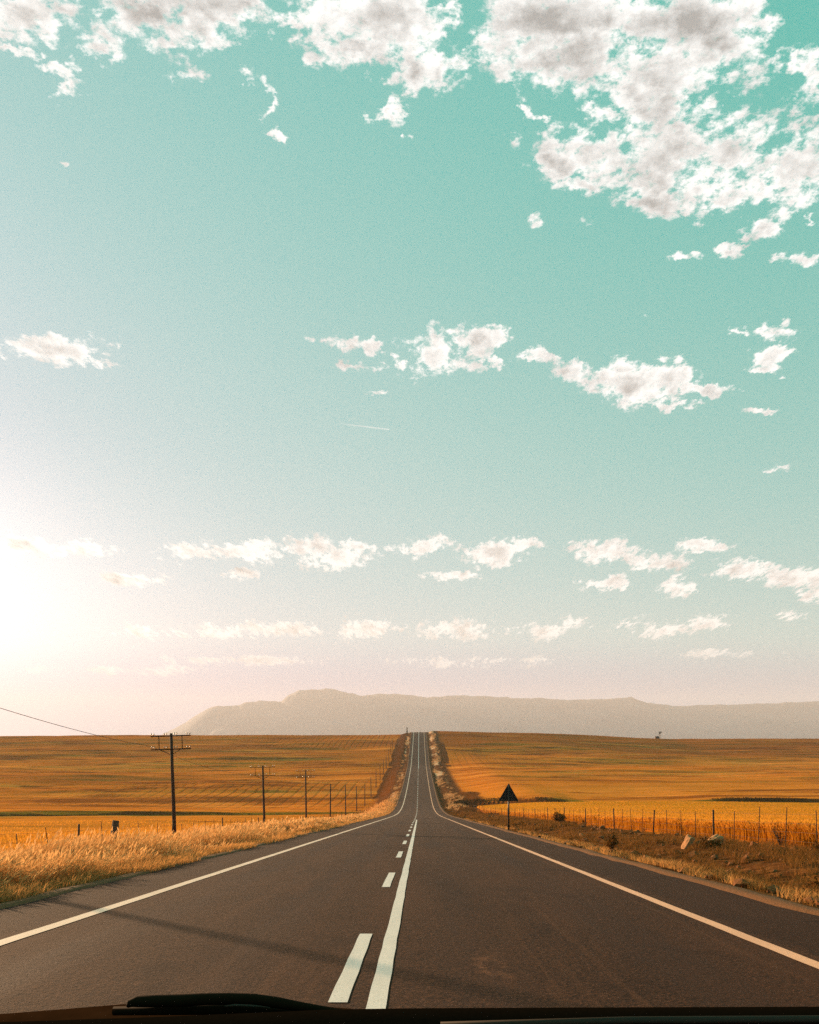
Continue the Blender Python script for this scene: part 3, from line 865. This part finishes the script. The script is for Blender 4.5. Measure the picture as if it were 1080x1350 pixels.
# ------------------------------------------------------------------ rocks and shrubs
def rock(name, loc, dims, rot, mat, seed, label, sharp=.25):
    import bmesh
    bm = bmesh.new(); bmesh.ops.create_icosphere(bm, subdivisions=4, radius=1)
    for v in bm.verts:
        p = v.co.copy(); q = p*1.1+Vector((seed*7.3, seed*3.1, 0))
        f = 1+sharp*(mnoise.fractal(q, 1, 2, 4))
        c = Vector((max(-.72, min(.72, p.x)), max(-.70, min(.70, p.y)), max(-.66, min(.66, p.z))))
        v.co = Vector((c.x*f*dims[0]*.7, c.y*f*dims[1]*.7, c.z*f*dims[2]*.75))
    me = bpy.data.meshes.new(name); bm.to_mesh(me); bm.free()
    o = link(name, me, mat, None, True); o.location = loc; o.rotation_euler = rot
    return tag(o, label, 'rock', 'rocks on the right verge')
def on(px, py_x, dz=0): return (px, py_x, hz(px, py_x)+dz)
rocks = [
    ((8.95, 25.3), (.19, .26, .52), (R(8), R(26), .3), 'rock', 'upright pale slab of stone leaning over on the right verge'),
    ((9.80, 25.4), (.66, .34, .30), (R(4), R(-28), .1), 'rock', 'bright sloping flat stone below the thick fence post'),
    ((9.35, 25.2), (.30, .28, .26), (.2, R(-24), .5), 'darkrock', 'small brown stone lodged between two pale slabs'),
    ((10.15, 25.9), (.35, .25, .16), (.1, R(-30), .2), 'rock', 'narrow pale stone at the upper end of the sloping slab'),
    ((6.35, 21.2), (.17, .16, .18), (.3, .2, .4), 'rock', 'whitish stone beside the gravel margin, alone at its edge'),
    ((6.75, 20.6), (.26, .22, .15), (.1, .3, 1.4), 'darkrock', 'dark stone next to the whitish stone by the gravel'),
    ((10.9, 27.0), (.16, .15, .12), (0, 0, 0), 'rock', 'round pale stone at the foot of the wheat fence'),
    ((10.6, 24.0), (.22, .16, .18), (.3, .5, 0), 'darkrock', 'dark pointed stone among the brown tufts'),
    ((9.4, 32.0), (.22, .2, .14), (0, .1, 1), 'rock', 'small pale stone on bare ground near the fence droppers'),
    ((8.2, 38.0), (.30, .24, .16), (0, .2, .4), 'rock', 'pale stone on the verge behind the road sign'),
    ((10.2, 21.8), (.20, .18, .10), (0, 0, .7), 'rock', 'flat pale stone at the wheat fence end of the verge'),
    ((7.3, 30.5), (.2, .2, .14), (.1, 0, .2), 'darkrock', 'lone brown stone half way down the verge'),
]
for n_, (p, dm, rt, mt, lab) in enumerate(rocks):
    rock('rock', on(p[0], p[1], dm[2]*.28), dm, rt, M[mt], n_+1, lab)
# loose stones
import bmesh
bm = bmesh.new()
sx, sy = scatter(900, 5.3, 11.8, 8, 110, 1.4)
for q in range(len(sx)):
    r = random.choice((.03, .04, .05, .06, .08, .12))*random.uniform(.7, 1.2)*(1+sy[q]/80)
    mtx = Matrix.Translation((sx[q], sy[q], hz(sx[q], sy[q])+r*.3)) @ Matrix.Rotation(random.random()*6, 4, 'Z') @ Matrix.Diagonal((1, random.uniform(.6, 1), random.uniform(.5, .8), 1))
    res = bmesh.ops.create_icosphere(bm, subdivisions=1, radius=r, matrix=mtx)
    for v in res['verts']: v.co += Vector((random.uniform(-1,1), random.uniform(-1,1), random.uniform(-1,1)))*r*.22
me = bpy.data.meshes.new('loose_stones'); bm.to_mesh(me); bm.free()
tag(link('loose_stones', me, M['darkrock']), 'small loose brown stones and clods scattered over the right verge', 'stones', kind='stuff')

def shrub(x, y, r, hgt, label, grp, n=420, mat='bush', leaf=.07):
    t = empty('shrub', (x, y, hz(x, y)))
    tag(t, label, 'shrub', grp)
    m = MB()
    tips = []
    for k in range(9):
        a = random.uniform(0, 6.28); l = random.uniform(.5, 1)
        tip = Vector((math.cos(a)*r*.75*l, math.sin(a)*r*.75*l, hgt*random.uniform(.45, .95)))
        m.tube([(0,0,-.05), tip*.5+Vector((0,0,.05*hgt)), tip], [.022*hgt, .014*hgt, .004], 5); tips.append(tip)
    m.build('stem', M['pole'], t, True)
    c = rng.integers(0, 9, n)
    tp = np.array([tuple(v) for v in tips])
    pos = tp[c]*rng.uniform(.55, 1.05, (n, 1))+rng.normal(0, 1, (n, 3))*np.array([r*.22, r*.22, hgt*.12])
    pos[:, 2] = np.maximum(pos[:, 2], .03)
    d1 = rng.normal(0, 1, (n, 3)); d1 /= np.linalg.norm(d1, axis=1)[:, None]
    d2 = np.cross(d1, rng.normal(0, 1, (n, 3))); d2 /= np.linalg.norm(d2, axis=1)[:, None]
    s = rng.uniform(.6, 1.3, (n, 1))*leaf
    V = np.stack([pos-d1*s, pos+d2*s*.45, pos+d1*s, pos-d2*s*.45], 1).reshape(-1, 3)
    link('foliage', mesh_np('foliage', V, np.arange(4*n).reshape(-1, 4)), M[mat], t)
    return t
shrub(11.0, 59.5, .60, .85, 'dark bush at the foot of the wheat fence behind the road sign', 'shrubs on the right verge', 700, leaf=.10)
shrub(6.0, 23.6, .22, .55, 'small dark upright bush beside the gravel on the right verge', 'shrubs on the right verge', 300, leaf=.05)
shrub(11.9, 25.0, .40, .75, 'dark twiggy bush against the front of the wheat', 'shrubs on the right verge', 170, leaf=.035)
shrub(11.2, 21.0, .35, .45, 'low dark bush at the fence nearest the frame edge', 'shrubs on the right verge', 360, leaf=.05)
shrub(9.4, 24.4, .45, .32, 'low spreading dark bush in front of the pale slabs', 'shrubs on the right verge', 420, leaf=.05)
shrub(7.3, 13.6, .42, .42, 'brown grassy bush close to the road at the frame edge', 'shrubs on the right verge', 500, 'tuft', leaf=.06)
# low brush lining the stream
def brush():
    L = []
    n = 15000
    x = np.concatenate([rng.uniform(8.5, 34, n), rng.uniform(66, 130, n//3), rng.uniform(-130, -16, n//12)])
    y = creek(x)+rng.normal(-.4, .9, len(x)); 
    dens = fbm(x*.12+4, y*0+2, 3); k = rng.random(len(x)) < sstep(-.5, .3, dens)*np.where(x > 0, 1, .6); x, y, dens = x[k], y[k], dens[k]
    n = len(x)
    v, f = blades(x, y, H(x, y)-.05, rng.uniform(.15, .45, n)*(.7+.6*np.clip(dens, 0, 1))*np.where(x > 0, 1, .6), rng.uniform(.08, .2, n), rng.uniform(.2, .9, n), rng.uniform(0, 6.28, n), rng.uniform(-.6, .6, n), [.7, 1, .9, .4])
    L.append((v, f, 0))
    # scrub on the verge where the road crosses the valley
    x = rng.uniform(7.5, 15, 9000); y = rng.uniform(118, 235, 9000); k = rng.random(9000) < sstep(0, .4, fbm(x*.3, y*.1+3, 3)); x, y = x[k], y[k]; n = len(x)
    v, f = blades(x, y, H(x, y)-.05, rng.uniform(.2, .6, n), rng.uniform(.06, .15, n), rng.uniform(.2, .9, n), rng.uniform(0, 6.28, n), rng.uniform(-.6, .6, n), [.7, 1, .9, .4]); L.append((v, f, 0))
    return joined('stream_brush', L, [M['bush']])
tag(brush(), 'dark low brush along the stream bank in the valley', 'brush', kind='stuff')

# ------------------------------------------------------------------ things on the far crest
x, y = -8.9, 548.0
t = empty('beacon_pillar', (x, y, hz(x, y)-.2)); tag(t, 'slender pillar standing on the skyline just left of the road crest', 'pillar')
m = MB(); m.box((0,0,.5), (1.15, 1.15, 1.0), None, .05); m.build('plinth', M['concrete'], t)
m = MB(); m.tube([(0,0,1.0), (0,0,3.3)], [.45, .34], 10); m.build('shaft', M['concrete'], t)
m = MB(); m.box((0,0,3.9), (.85, .85, 1.2), None, .08); m.build('head', M['concrete'], t)
x, y = 176., 562.
t = empty('wind_pump', (x+2.1, y, hz(x+2.1, y)-.1)); tag(t, 'small wind pump with a tail vane on the right skyline', 'wind pump')
m = MB()
for sx_ in (-1, 1):
    for sy_ in (-1, 1): m.tube([(sx_*.75, sy_*.75, 0), (sx_*.1, sy_*.1, 4.6)], .06, 5)
for zz in (1.2, 2.4, 3.5):
    r_ = .75-.65*zz/4.6
    m.tube([(-r_,-r_,zz), (r_,-r_,zz), (r_,r_,zz), (-r_,r_,zz), (-r_,-r_,zz)], .035, 4)
m.build('tower', M['darksteel'], t)
m = MB()
for k in range(14):
    a = k*2*math.pi/14; c, s = math.cos(a), math.sin(a); q = .16
    m.add([(.25*c-q*.3*s, -.35, 4.75+.25*s+q*.3*c), (.25*c+q*.3*s, -.30, 4.75+.25*s-q*.3*c), (1.0*c+q*s, -.26, 4.75+1.0*s-q*c), (1.0*c-q*s, -.38, 4.75+1.0*s+q*c)], [(0,1,2,3)])
m.tube([(0,-.45,4.75), (0,.3,4.75)], .1, 8)
ro = m.build('rotor', M['darksteel'], t)
m = MB(); m.tube([(0,.1,4.75), (1.3,.6,4.95)], .04, 5); m.box((1.65,.72,5.05), (.9,.05,.6), Matrix.Rotation(R(20),4,'Z')); m.build('tail_vane', M['darksteel'], t)
t = empty('water_tank', (x-.4, y-1, hz(x-.4, y-1)-.15)); tag(t, 'squat dark water tank beside the wind pump on the skyline', 'water tank')
m = MB(); m.tube([(0,0,0), (0,0,1.75), (0,0,1.95)], [1.3, 1.3, .5], 18); m.build('drum', M['tank'], t)
m = MB(); m.box((0,0,.04), (3.2,3.2,.3)); m.build('plinth', M['concrete'], t)
m = MB(); m.box((1.55, .2, .85), (.9, .9, 1.5)); m.build('pump_box', M['tank'], t)

# ------------------------------------------------------------------ the car the picture is taken from
car = empty('car', (.10, .9, -.06)); tag(car, 'dark front of the car, its dashboard edge and wiper below the view', 'car')
car_o = Vector(car.location)
def carp(m, name, mat, parent=None, smooth=True):
    m.v = [tuple(Vector(v)-car_o) for v in m.v]
    return m.build(name, mat, parent or car, smooth)
def zat(ypx, Y): return EYE-(ypx-1000)/1000*Y
# dashboard: top edge is what closes the frame at the bottom
m = MB()
xs = np.linspace(-.86, 1.06, 44); rows_ = []
for X_ in xs:
    upx = 553+X_/.75*1000
    ytop = np.interp(upx, [-100, 0, 180, 330, 440, 560, 800, 1080, 1600], [1351, 1348, 1342, 1336, 1331, 1329.5, 1328.5, 1327.5, 1327])
    z0 = zat(ytop, .75)
    rows_.append([(X_, .95, z0-.17), (X_, .82, z0-.055), (X_, .775, z0-.008), (X_, .75, z0), (X_, .725, z0-.003), (X_, .66, z0-.02), (X_, .52, z0-.07), (X_, .40, z0-.16), (X_, .36, z0-.40)])
nr = len(rows_[0]); vs = [p for r_ in rows_ for p in r_]
m.add(vs, [(a*nr+b, a*nr+b+1, (a+1)*nr+b+1, (a+1)*nr+b) for a in range(len(xs)-1) for b in range(nr-1)])
dash = carp(m, 'dashboard', M['dash'])
m = MB(); m.tube([(.02, .715, zat(1352, .715)), (.2, .715, zat(1345, .715)), (.45, .715, zat(1343, .715)), (1.3, .715, zat(1342.5, .715))], .0035, 8)
carp(m, 'trim_strip', M['trim'], None)
# scuttle and bonnet (short nose)
m = MB(); rows_ = []
for X_ in np.linspace(-.86, 1.06, 48):
    up = 553+X_/1.05*1000
    q = abs((X_-.10)/.96)
    ed = .10*q**4
    yt = np.interp(up, [-60, 0, 90, 175, 300, 400, 470, 560, 1200], [1340, 1337, 1330, 1323, 1320, 1324, 1332, 1342, 1347])
    r_ = []
    for (Y_, dz) in ((.96, -.005), (1.0, .006), (1.05, 0), (1.12, .032), (1.2, .065), (1.35, .10), (1.6, .20), (1.8, .31), (1.9, .42), (1.93, .62), (1.88, .80)):
        zz = zat(yt, 1.05)-dz-ed*(1 if Y_ > 1.3 else (.3 if Y_ > 1.1 else 0))
        r_.append((X_, Y_-(.14*q**3 if Y_ > 1.3 else 0), max(zz, .12)))
    rows_.append(r_)
nr = len(rows_[0]); vs = [p for r_ in rows_ for p in r_]
m.add(vs, [(a*nr+b, (a+1)*nr+b, (a+1)*nr+b+1, a*nr+b+1) for a in range(len(rows_)-1) for b in range(nr-1)])
carp(m, 'bonnet', M['bonnet'])
# wiper at rest: humped arm and blade
m = MB(); pts = []; rad = []
for (px, py, r_) in ((168, 1327, .004), (172, 1322.5, .009), (182, 1320.5, .012), (205, 1320, .013), (240, 1319.5, .0135), (268, 1317.5, .0125), (300, 1317, .0125), (335, 1318, .0125), (365, 1322, .012), (400, 1328, .010), (440, 1334, .008), (500, 1342, .006)):
    Y_ = .97; pts.append(((px-553)/1000*Y_, Y_, zat(py, Y_))); rad.append(r_*.62)
m.tube(pts, rad, 10); wa = carp(m, 'wiper_arm', M['rubber'])
m = MB(); m.tube([((296-553)/1000*.95, .95, zat(1326.5, .95)), ((310-553)/1000*.95, .95, zat(1325.5, .95)), ((335-553)/1000*.95, .95, zat(1326.5, .95)), ((356-553)/1000*.95, .95, zat(1328.5, .95))], [.0006, .0016, .0014, .0005], 6)
m.v = [tuple(Vector(v)-car_o) for v in m.v]; wb = m.build('pale_streak', M['trim'], wa, True)  # thin pale streak below the hump of the arm
m = MB(); m.tube([((150-553)/1000*.985, .985, zat(1333, .985)), ((300-553)/1000*.985, .985, zat(1331, .985)), ((560-553)/1000*.985, .985, zat(1346, .985))], [.006, .007, .005], 8)
m.v = [tuple(Vector(v)-car_o) for v in m.v]; m.build('wiper_blade', M['rubber'], wa, True)

# ------------------------------------------------------------------ camera
cam_d = bpy.data.cameras.new('camera'); cam = bpy.data.objects.new('camera', cam_d); COL.objects.link(cam)
cam.location = (0, 0, EYE); cam.rotation_euler = (R(90), 0, 0)
cam_d.sensor_fit = 'HORIZONTAL'; cam_d.sensor_width = 36; cam_d.lens = 36*1000/1080
cam_d.shift_y = 325/1080; cam_d.shift_x = -13/1080
cam_d.clip_start = .05; cam_d.clip_end = 30000
scene.camera = cam

# ------------------------------------------------------------------ sun
sd = bpy.data.lights.new('sun', 'SUN'); so = bpy.data.objects.new('sun', sd); COL.objects.link(so)
sd.energy = SUN_STRENGTH; sd.angle = R(.9); sd.color = (1.0, .64, .36)
so.rotation_euler = sun_dir.to_track_quat('Z', 'Y').to_euler(); so.location = (-30, 40, 40)

# ------------------------------------------------------------------ haze
hb = MB(); x0, x1, y0, y1, z0, z1 = -12200, 16400, -700, 11200, -180, 896
hb.box(((x0+x1)/2, (y0+y1)/2, (z0+z1)/2), (x1-x0, y1-y0, z1-z0))
hm = bpy.data.materials.new('haze'); hm.use_nodes = True; nt = hm.node_tree; nt.nodes.clear()
out = nt.nodes.new('ShaderNodeOutputMaterial')
pv_ = nd(nt, 'ShaderNodeVolumePrincipled', ins={'Color': (.89, .85, .93, 1), 'Density': HAZE_DENSITY, 'Anisotropy': .12})
nt.links.new(pv_.outputs[0], out.inputs['Volume'])
haze = hb.build('haze', hm); tag(haze, 'thin warm haze filling the air over the valley', 'haze', kind='stuff')

#WORLD_BEGIN
# ------------------------------------------------------------------ sky
world = bpy.data.worlds.new('World'); scene.world = world; world.use_nodes = True
wn = world.node_tree; wn.nodes.clear()
wout = wn.nodes.new('ShaderNodeOutputWorld')
sky = wn.nodes.new('ShaderNodeTexSky'); sky.sky_type = 'NISHITA'; sky.sun_disc = False
sky.sun_elevation = R(SUN_EL); sky.sun_rotation = R(-SUN_AZ); sky.air_density = 1.0; sky.dust_density = 1.0; sky.ozone_density = 1.0
def vm(op, *a):
    n = wn.nodes.new('ShaderNodeVectorMath'); n.operation = op
    for i_, v in enumerate(a):
        if isinstance(v, bpy.types.NodeSocket): wn.links.new(v, n.inputs[i_])
        else: n.inputs[i_].default_value = v if hasattr(v, '__len__') else (v, v, v)
    return n.outputs['Value'] if op in ('DOT_PRODUCT', 'LENGTH') else n.outputs['Vector']
def comb(x, y, z):
    n = wn.nodes.new('ShaderNodeCombineXYZ')
    for i_, v in enumerate((x, y, z)):
        if isinstance(v, bpy.types.NodeSocket): wn.links.new(v, n.inputs[i_])
        else: n.inputs[i_].default_value = v
    return n.outputs[0]
EXF = 2**.95*.1          # the sky's own brightness scale
a_ = vm('MULTIPLY', sky.outputs[0], EXF)
f_ = vm('DIVIDE', a_, vm('ADD', a_, .6))                 # soft shoulder, then a teal and peach colour matrix
rr_ = math_(wn, 'ADD', vm('DOT_PRODUCT', f_, (.462, .276, .584)), -.341)
gg_ = math_(wn, 'ADD', vm('DOT_PRODUCT', f_, (.143, .043, .367)), .315)
bb_ = math_(wn, 'ADD', vm('DOT_PRODUCT', f_, (.331, .290, .260)), .186)
graded = vm('MAXIMUM', comb(rr_, gg_, bb_), .02)
tc_ = wn.nodes.new('ShaderNodeTexCoord'); dirv = tc_.outputs['Generated']
dirn = vm('NORMALIZE', dirv)
sx_ = nd(wn, 'ShaderNodeSeparateXYZ', ins={0: dirn})
yy_ = math_(wn, 'MAXIMUM', sx_.outputs[1], .04)
u_ = math_(wn, 'DIVIDE', sx_.outputs[0], yy_); v_ = math_(wn, 'DIVIDE', sx_.outputs[2], yy_)
hzn = mrange(wn, v_, .085, .17)
graded = vm('MULTIPLY', graded, mixc(wn, hzn, (.44, .55, .82), (1, 1, 1)))
# aureole round the sun
cs = vm('DOT_PRODUCT', dirn, tuple(sun_dir))
aure = math_(wn, 'POWER', math_(wn, 'MAXIMUM', cs, 0.0), 30.0)
graded = vm('ADD', graded, vm('MULTIPLY', comb(aure, aure, aure), (.20, .20, .17)))
low_ = mrange(wn, nd(wn, 'ShaderNodeSeparateXYZ', ins={0: dirn}).outputs[2], .40, .12)
aur2 = math_(wn, 'MULTIPLY', math_(wn, 'POWER', math_(wn, 'MAXIMUM', cs, 0.0), 15.0), low_)
graded = vm('ADD', graded, vm('MULTIPLY', comb(aur2, aur2, aur2), (1.1, 1.05, .90)))
CL = [  # cloud heads: where they stand (across, up), half width, half height, thinness
 (60,18,115,44,0),(165,30,72,46,0),(150,62,42,26,.1),(250,40,60,34,.15),(300,10,62,38,0),(85,105,16,26,.35),(95,80,45,9,.45),(15,70,40,8,.35),
 (240,108,26,14,.62),(322,92,28,11,.5),(356,120,8,30,.62),(371,176,11,7,.4),(82,219,10,5,.6),
 (490,20,98,54,0),(475,62,56,24,0),(545,30,52,44,.1),(576,92,34,30,.2),(520,150,19,18,.2),(543,186,7,6,.4),(425,78,24,18,.5),(395,40,16,14,.4),
 (690,40,72,62,0),(780,18,140,62,0),(760,84,112,42,0),(865,100,84,52,0),(905,40,112,72,0),(872,150,56,46,0),(985,25,50,46,.3),
 (1062,80,34,32,.1),(1062,118,40,24,.3),
 (790,196,66,36,0),(742,220,48,22,.05),(765,246,44,13,.1),(855,210,82,56,0),(950,196,112,62,0),(1045,220,76,56,0),(870,266,60,22,.05),(965,258,84,18,.1),
 (697,148,14,14,.25),(785,150,22,20,.4),(702,290,13,12,.3),(766,302,26,10,.35),(1005,302,22,12,.15),(962,332,17,11,.2),(903,335,24,7,.4),(1055,342,20,8,.2),(1075,290,9,13,.2),
 (72,460,74,17,0),(130,478,32,7,.15),(95,468,40,16,0),
 (578,464,38,29,0),(598,481,32,10,.1),(638,447,26,14,.05),(648,478,15,8,.2),(455,453,19,8,.35),(494,455,14,7,.15),(457,481,32,6,.3),(522,478,11,8,.4),(415,448,12,4,.6),
 (708,472,27,9,.05),(755,487,25,12,.1),(810,484,32,14,.05),(832,508,56,22,0),(880,500,30,15,.1),(916,514,36,6,.2),(872,474,22,6,.35),(885,534,22,6,.3),
 (1018,437,28,13,.05),(1021,465,22,18,.05),(985,440,16,6,.35),(1018,487,20,6,.15),(1030,617,20,5,.6),(1005,541,22,4,.5),(500,519,12,4,.6),(863,420,10,4,.6),
 (25,722,55,12,.1),(115,725,50,10,.25),(166,763,38,9,.15),(250,724,36,13,0),(312,725,26,9,.1),(352,727,42,14,0),(402,722,38,15,0),(430,736,54,12,0),(470,722,28,9,.1),(310,758,28,6,.2),
 (563,720,46,11,.05),(648,730,40,14,0),(690,718,28,7,.05),(596,759,36,6,.1),(796,728,46,13,0),(868,745,32,12,.05),(806,769,34,9,.05),(892,773,26,12,.1),(923,721,30,8,.05),
 (985,752,42,13,.05),(1026,760,26,10,.1),(1062,762,32,13,.2),(1045,812,24,7,.25),(1072,784,24,8,.3),
 (210,832,66,9,.35),(305,831,62,10,.3),(385,831,58,9,.3),(478,829,46,12,.2),(600,832,50,11,.2),(708,830,42,10,.2),(756,822,18,10,.3),(865,828,46,13,.2),(935,820,34,10,.4),
 (150,884,150,6,.55),(330,872,120,6,.6),(620,872,120,6,.6),(960,862,90,5,.55),
]
CL = [(x_, y_, w_*(1.15 if w_ < 40 else 1.05), h_*(1.2 if y_ > 400 else 1.12 if w_ < 40 else 1.0), t_) for (x_, y_, w_, h_, t_) in CL]
while len(CL) % 3: CL.append((0, -20000, 5, 5, 0))
qq = math_(wn, 'ADD', math_(wn, 'MAXIMUM', v_, 0.0), .14)
cx_ = math_(wn, 'DIVIDE', u_, qq); cy_ = math_(wn, 'MULTIPLY', math_(wn, 'LOGARITHM', qq, math.e), 1.25)
cp = comb(cx_, cy_, 0.0)
def wcol(vec, scale, detail, rough):
    n = wn.nodes.new('ShaderNodeTexNoise'); n.noise_dimensions = '2D'; n.inputs['Scale'].default_value = scale; n.inputs['Detail'].default_value = detail
    n.inputs['Roughness'].default_value = rough; wn.links.new(vec, n.inputs['Vector']); return n.outputs['Color']
wv = vm('ADD', vm('MULTIPLY', vm('SUBTRACT', wcol(cp, 9.0, 5, .65), .5), (.11, .055, 0)), vm('MULTIPLY', vm('SUBTRACT', wcol(cp, 38.0, 3, .6), .5), (.040, .026, 0)))
wv = nd(wn, 'ShaderNodeSeparateXYZ', ins={0: vm('MULTIPLY', wv, comb(qq, qq, qq))})
u2_ = math_(wn, 'ADD', u_, wv.outputs[0]); v2_ = math_(wn, 'ADD', v_, wv.outputs[1])
uu_ = comb(u2_, u2_, u2_); vv_ = comb(v2_, v2_, v2_)
acc = None
for q in range(0, len(CL), 3):
    T3 = CL[q:q+3]
    su = [1000/t[2] for t in T3]; ou = [-(t[0]-553)/t[2] for t in T3]
    sv = [1000/t[3] for t in T3]; ov = [-(1000-t[1])/t[3] for t in T3]
    du = vm('MULTIPLY_ADD', uu_, su, ou); dv = vm('MULTIPLY_ADD', vv_, sv, ov)
    r2 = vm('MULTIPLY_ADD', du, du, [t[4]*.8 for t in T3]); r2 = vm('MULTIPLY_ADD', dv, dv, r2)
    acc = r2 if acc is None else vm('MINIMUM', acc, r2)
sp_ = nd(wn, 'ShaderNodeSeparateXYZ', ins={0: acc})
r2 = math_(wn, 'MINIMUM', math_(wn, 'MINIMUM', sp_.outputs[0], sp_.outputs[1]), sp_.outputs[2])
base = math_(wn, 'SUBTRACT', 1.0, math_(wn, 'MINIMUM', math_(wn, 'POWER', r2, .62), 3.0))
def wnoise(vec, scale, detail, rough, dist=0.0): return noise(wn, vec, scale, detail, rough, dist, True)
def billow(vec, scale):
    n = wn.nodes.new('ShaderNodeTexVoronoi'); n.voronoi_dimensions = '2D'; n.feature = 'F1'; n.normalize = True
    n.inputs['Scale'].default_value = scale; n.inputs['Detail'].default_value = 3; n.inputs['Roughness'].default_value = .6
    wn.links.new(vec, n.inputs['Vector']); return math_(wn, 'SUBTRACT', .78, n.outputs['Distance'])
cpw = vm('ADD', cp, vm('MULTIPLY', vm('SUBTRACT', wcol(cp, 30.0, 4, .6), .5), (.05, .05, 0)))
n1 = wnoise(cp, 6.0, 9, .66, 0)
n2 = billow(cpw, 17.0)
off = vm('ADD', cp, (-.045, -.045, 0))
n1o = wnoise(off, 6.0, 6, .66, 0)
n2o = billow(vm('ADD', cpw, (-.014, -.014, 0)), 17.0)
n3 = wnoise(vm('ADD', cp, (3.7, 1.9, 0)), 44.0, 5, .68)
nn = math_(wn, 'ADD', math_(wn, 'MULTIPLY', math_(wn, 'SUBTRACT', n1, .5), 2.5), math_(wn, 'MULTIPLY', math_(wn, 'SUBTRACT', n2, .5), 1.1))
dens = math_(wn, 'ADD', math_(wn, 'ADD', math_(wn, 'MULTIPLY', base, .80), .06), nn)
dens = math_(wn, 'ADD', dens, math_(wn, 'MULTIPLY', math_(wn, 'SUBTRACT', n3, .5), 1.7))
alpha = mrange(wn, dens, -.05, .52)
relief = math_(wn, 'ADD', math_(wn, 'MULTIPLY', math_(wn, 'SUBTRACT', n1, n1o), 2.0), math_(wn, 'MULTIPLY', math_(wn, 'SUBTRACT', n2, n2o), .75))
core = mrange(wn, math_(wn, 'ADD', base, math_(wn, 'MULTIPLY', nn, .22)), .28, .95)
core = math_(wn, 'MULTIPLY', core, mrange(wn, v_, .45, .92, .25, 1.0))
lum = math_(wn, 'SUBTRACT', 1.10, math_(wn, 'MULTIPLY', core, .42))
lum = math_(wn, 'ADD', lum, math_(wn, 'MULTIPLY', math_(wn, 'SUBTRACT', n3, .5), .30))
lum = math_(wn, 'SUBTRACT', lum, math_(wn, 'MULTIPLY', relief, .75))
lum = math_(wn, 'MINIMUM', math_(wn, 'MAXIMUM', lum, .42), 1.16)
ccol = vm('MULTIPLY', comb(lum, lum, lum), (.95, .96, .94))
ccol = vm('ADD', ccol, vm('MULTIPLY', comb(aur2, aur2, aur2), (1.1, 1.05, .95)))
# contrail
lu = math_(wn, 'ADD', math_(wn, 'MULTIPLY', u_, .119), v_)
lt = mrange(wn, math_(wn, 'ABSOLUTE', math_(wn, 'SUBTRACT', lu, .4291)), .0003, .0011, 1, 0)
lt = math_(wn, 'MULTIPLY', lt, math_(wn, 'MULTIPLY', mrange(wn, u_, -.112, -.075), mrange(wn, u_, -.042, -.038, 1, 0)))
alpha = math_(wn, 'MAXIMUM', alpha, math_(wn, 'MULTIPLY', lt, .55))
alpha = math_(wn, 'MULTIPLY', alpha, mrange(wn, v_, .085, .20, .45, 1.0))
skyc = mixc(wn, alpha, graded, ccol)
bg = nd(wn, 'ShaderNodeBackground', ins={'Color': vm('MULTIPLY', skyc, 1/(.1*2**EXPOSURE)), 'Strength': .1})
wn.links.new(bg.outputs[0], wout.inputs[0])
#WORLD_END

# ------------------------------------------------------------------ render look
scene.render.engine = 'CYCLES'
scene.cycles.use_denoising = False
try: scene.cycles.denoiser = 'OPENIMAGEDENOISE'
except Exception: pass
scene.cycles.sample_clamp_indirect = 4.0
scene.cycles.max_bounces = 6; scene.cycles.diffuse_bounces = 4; scene.cycles.transmission_bounces = 6; scene.cycles.glossy_bounces = 2
scene.cycles.transparent_max_bounces = 8; scene.cycles.volume_bounces = 0
scene.view_settings.view_transform = 'Standard'; scene.view_settings.look = 'None'
scene.view_settings.exposure = EXPOSURE; scene.view_settings.gamma = 1.0
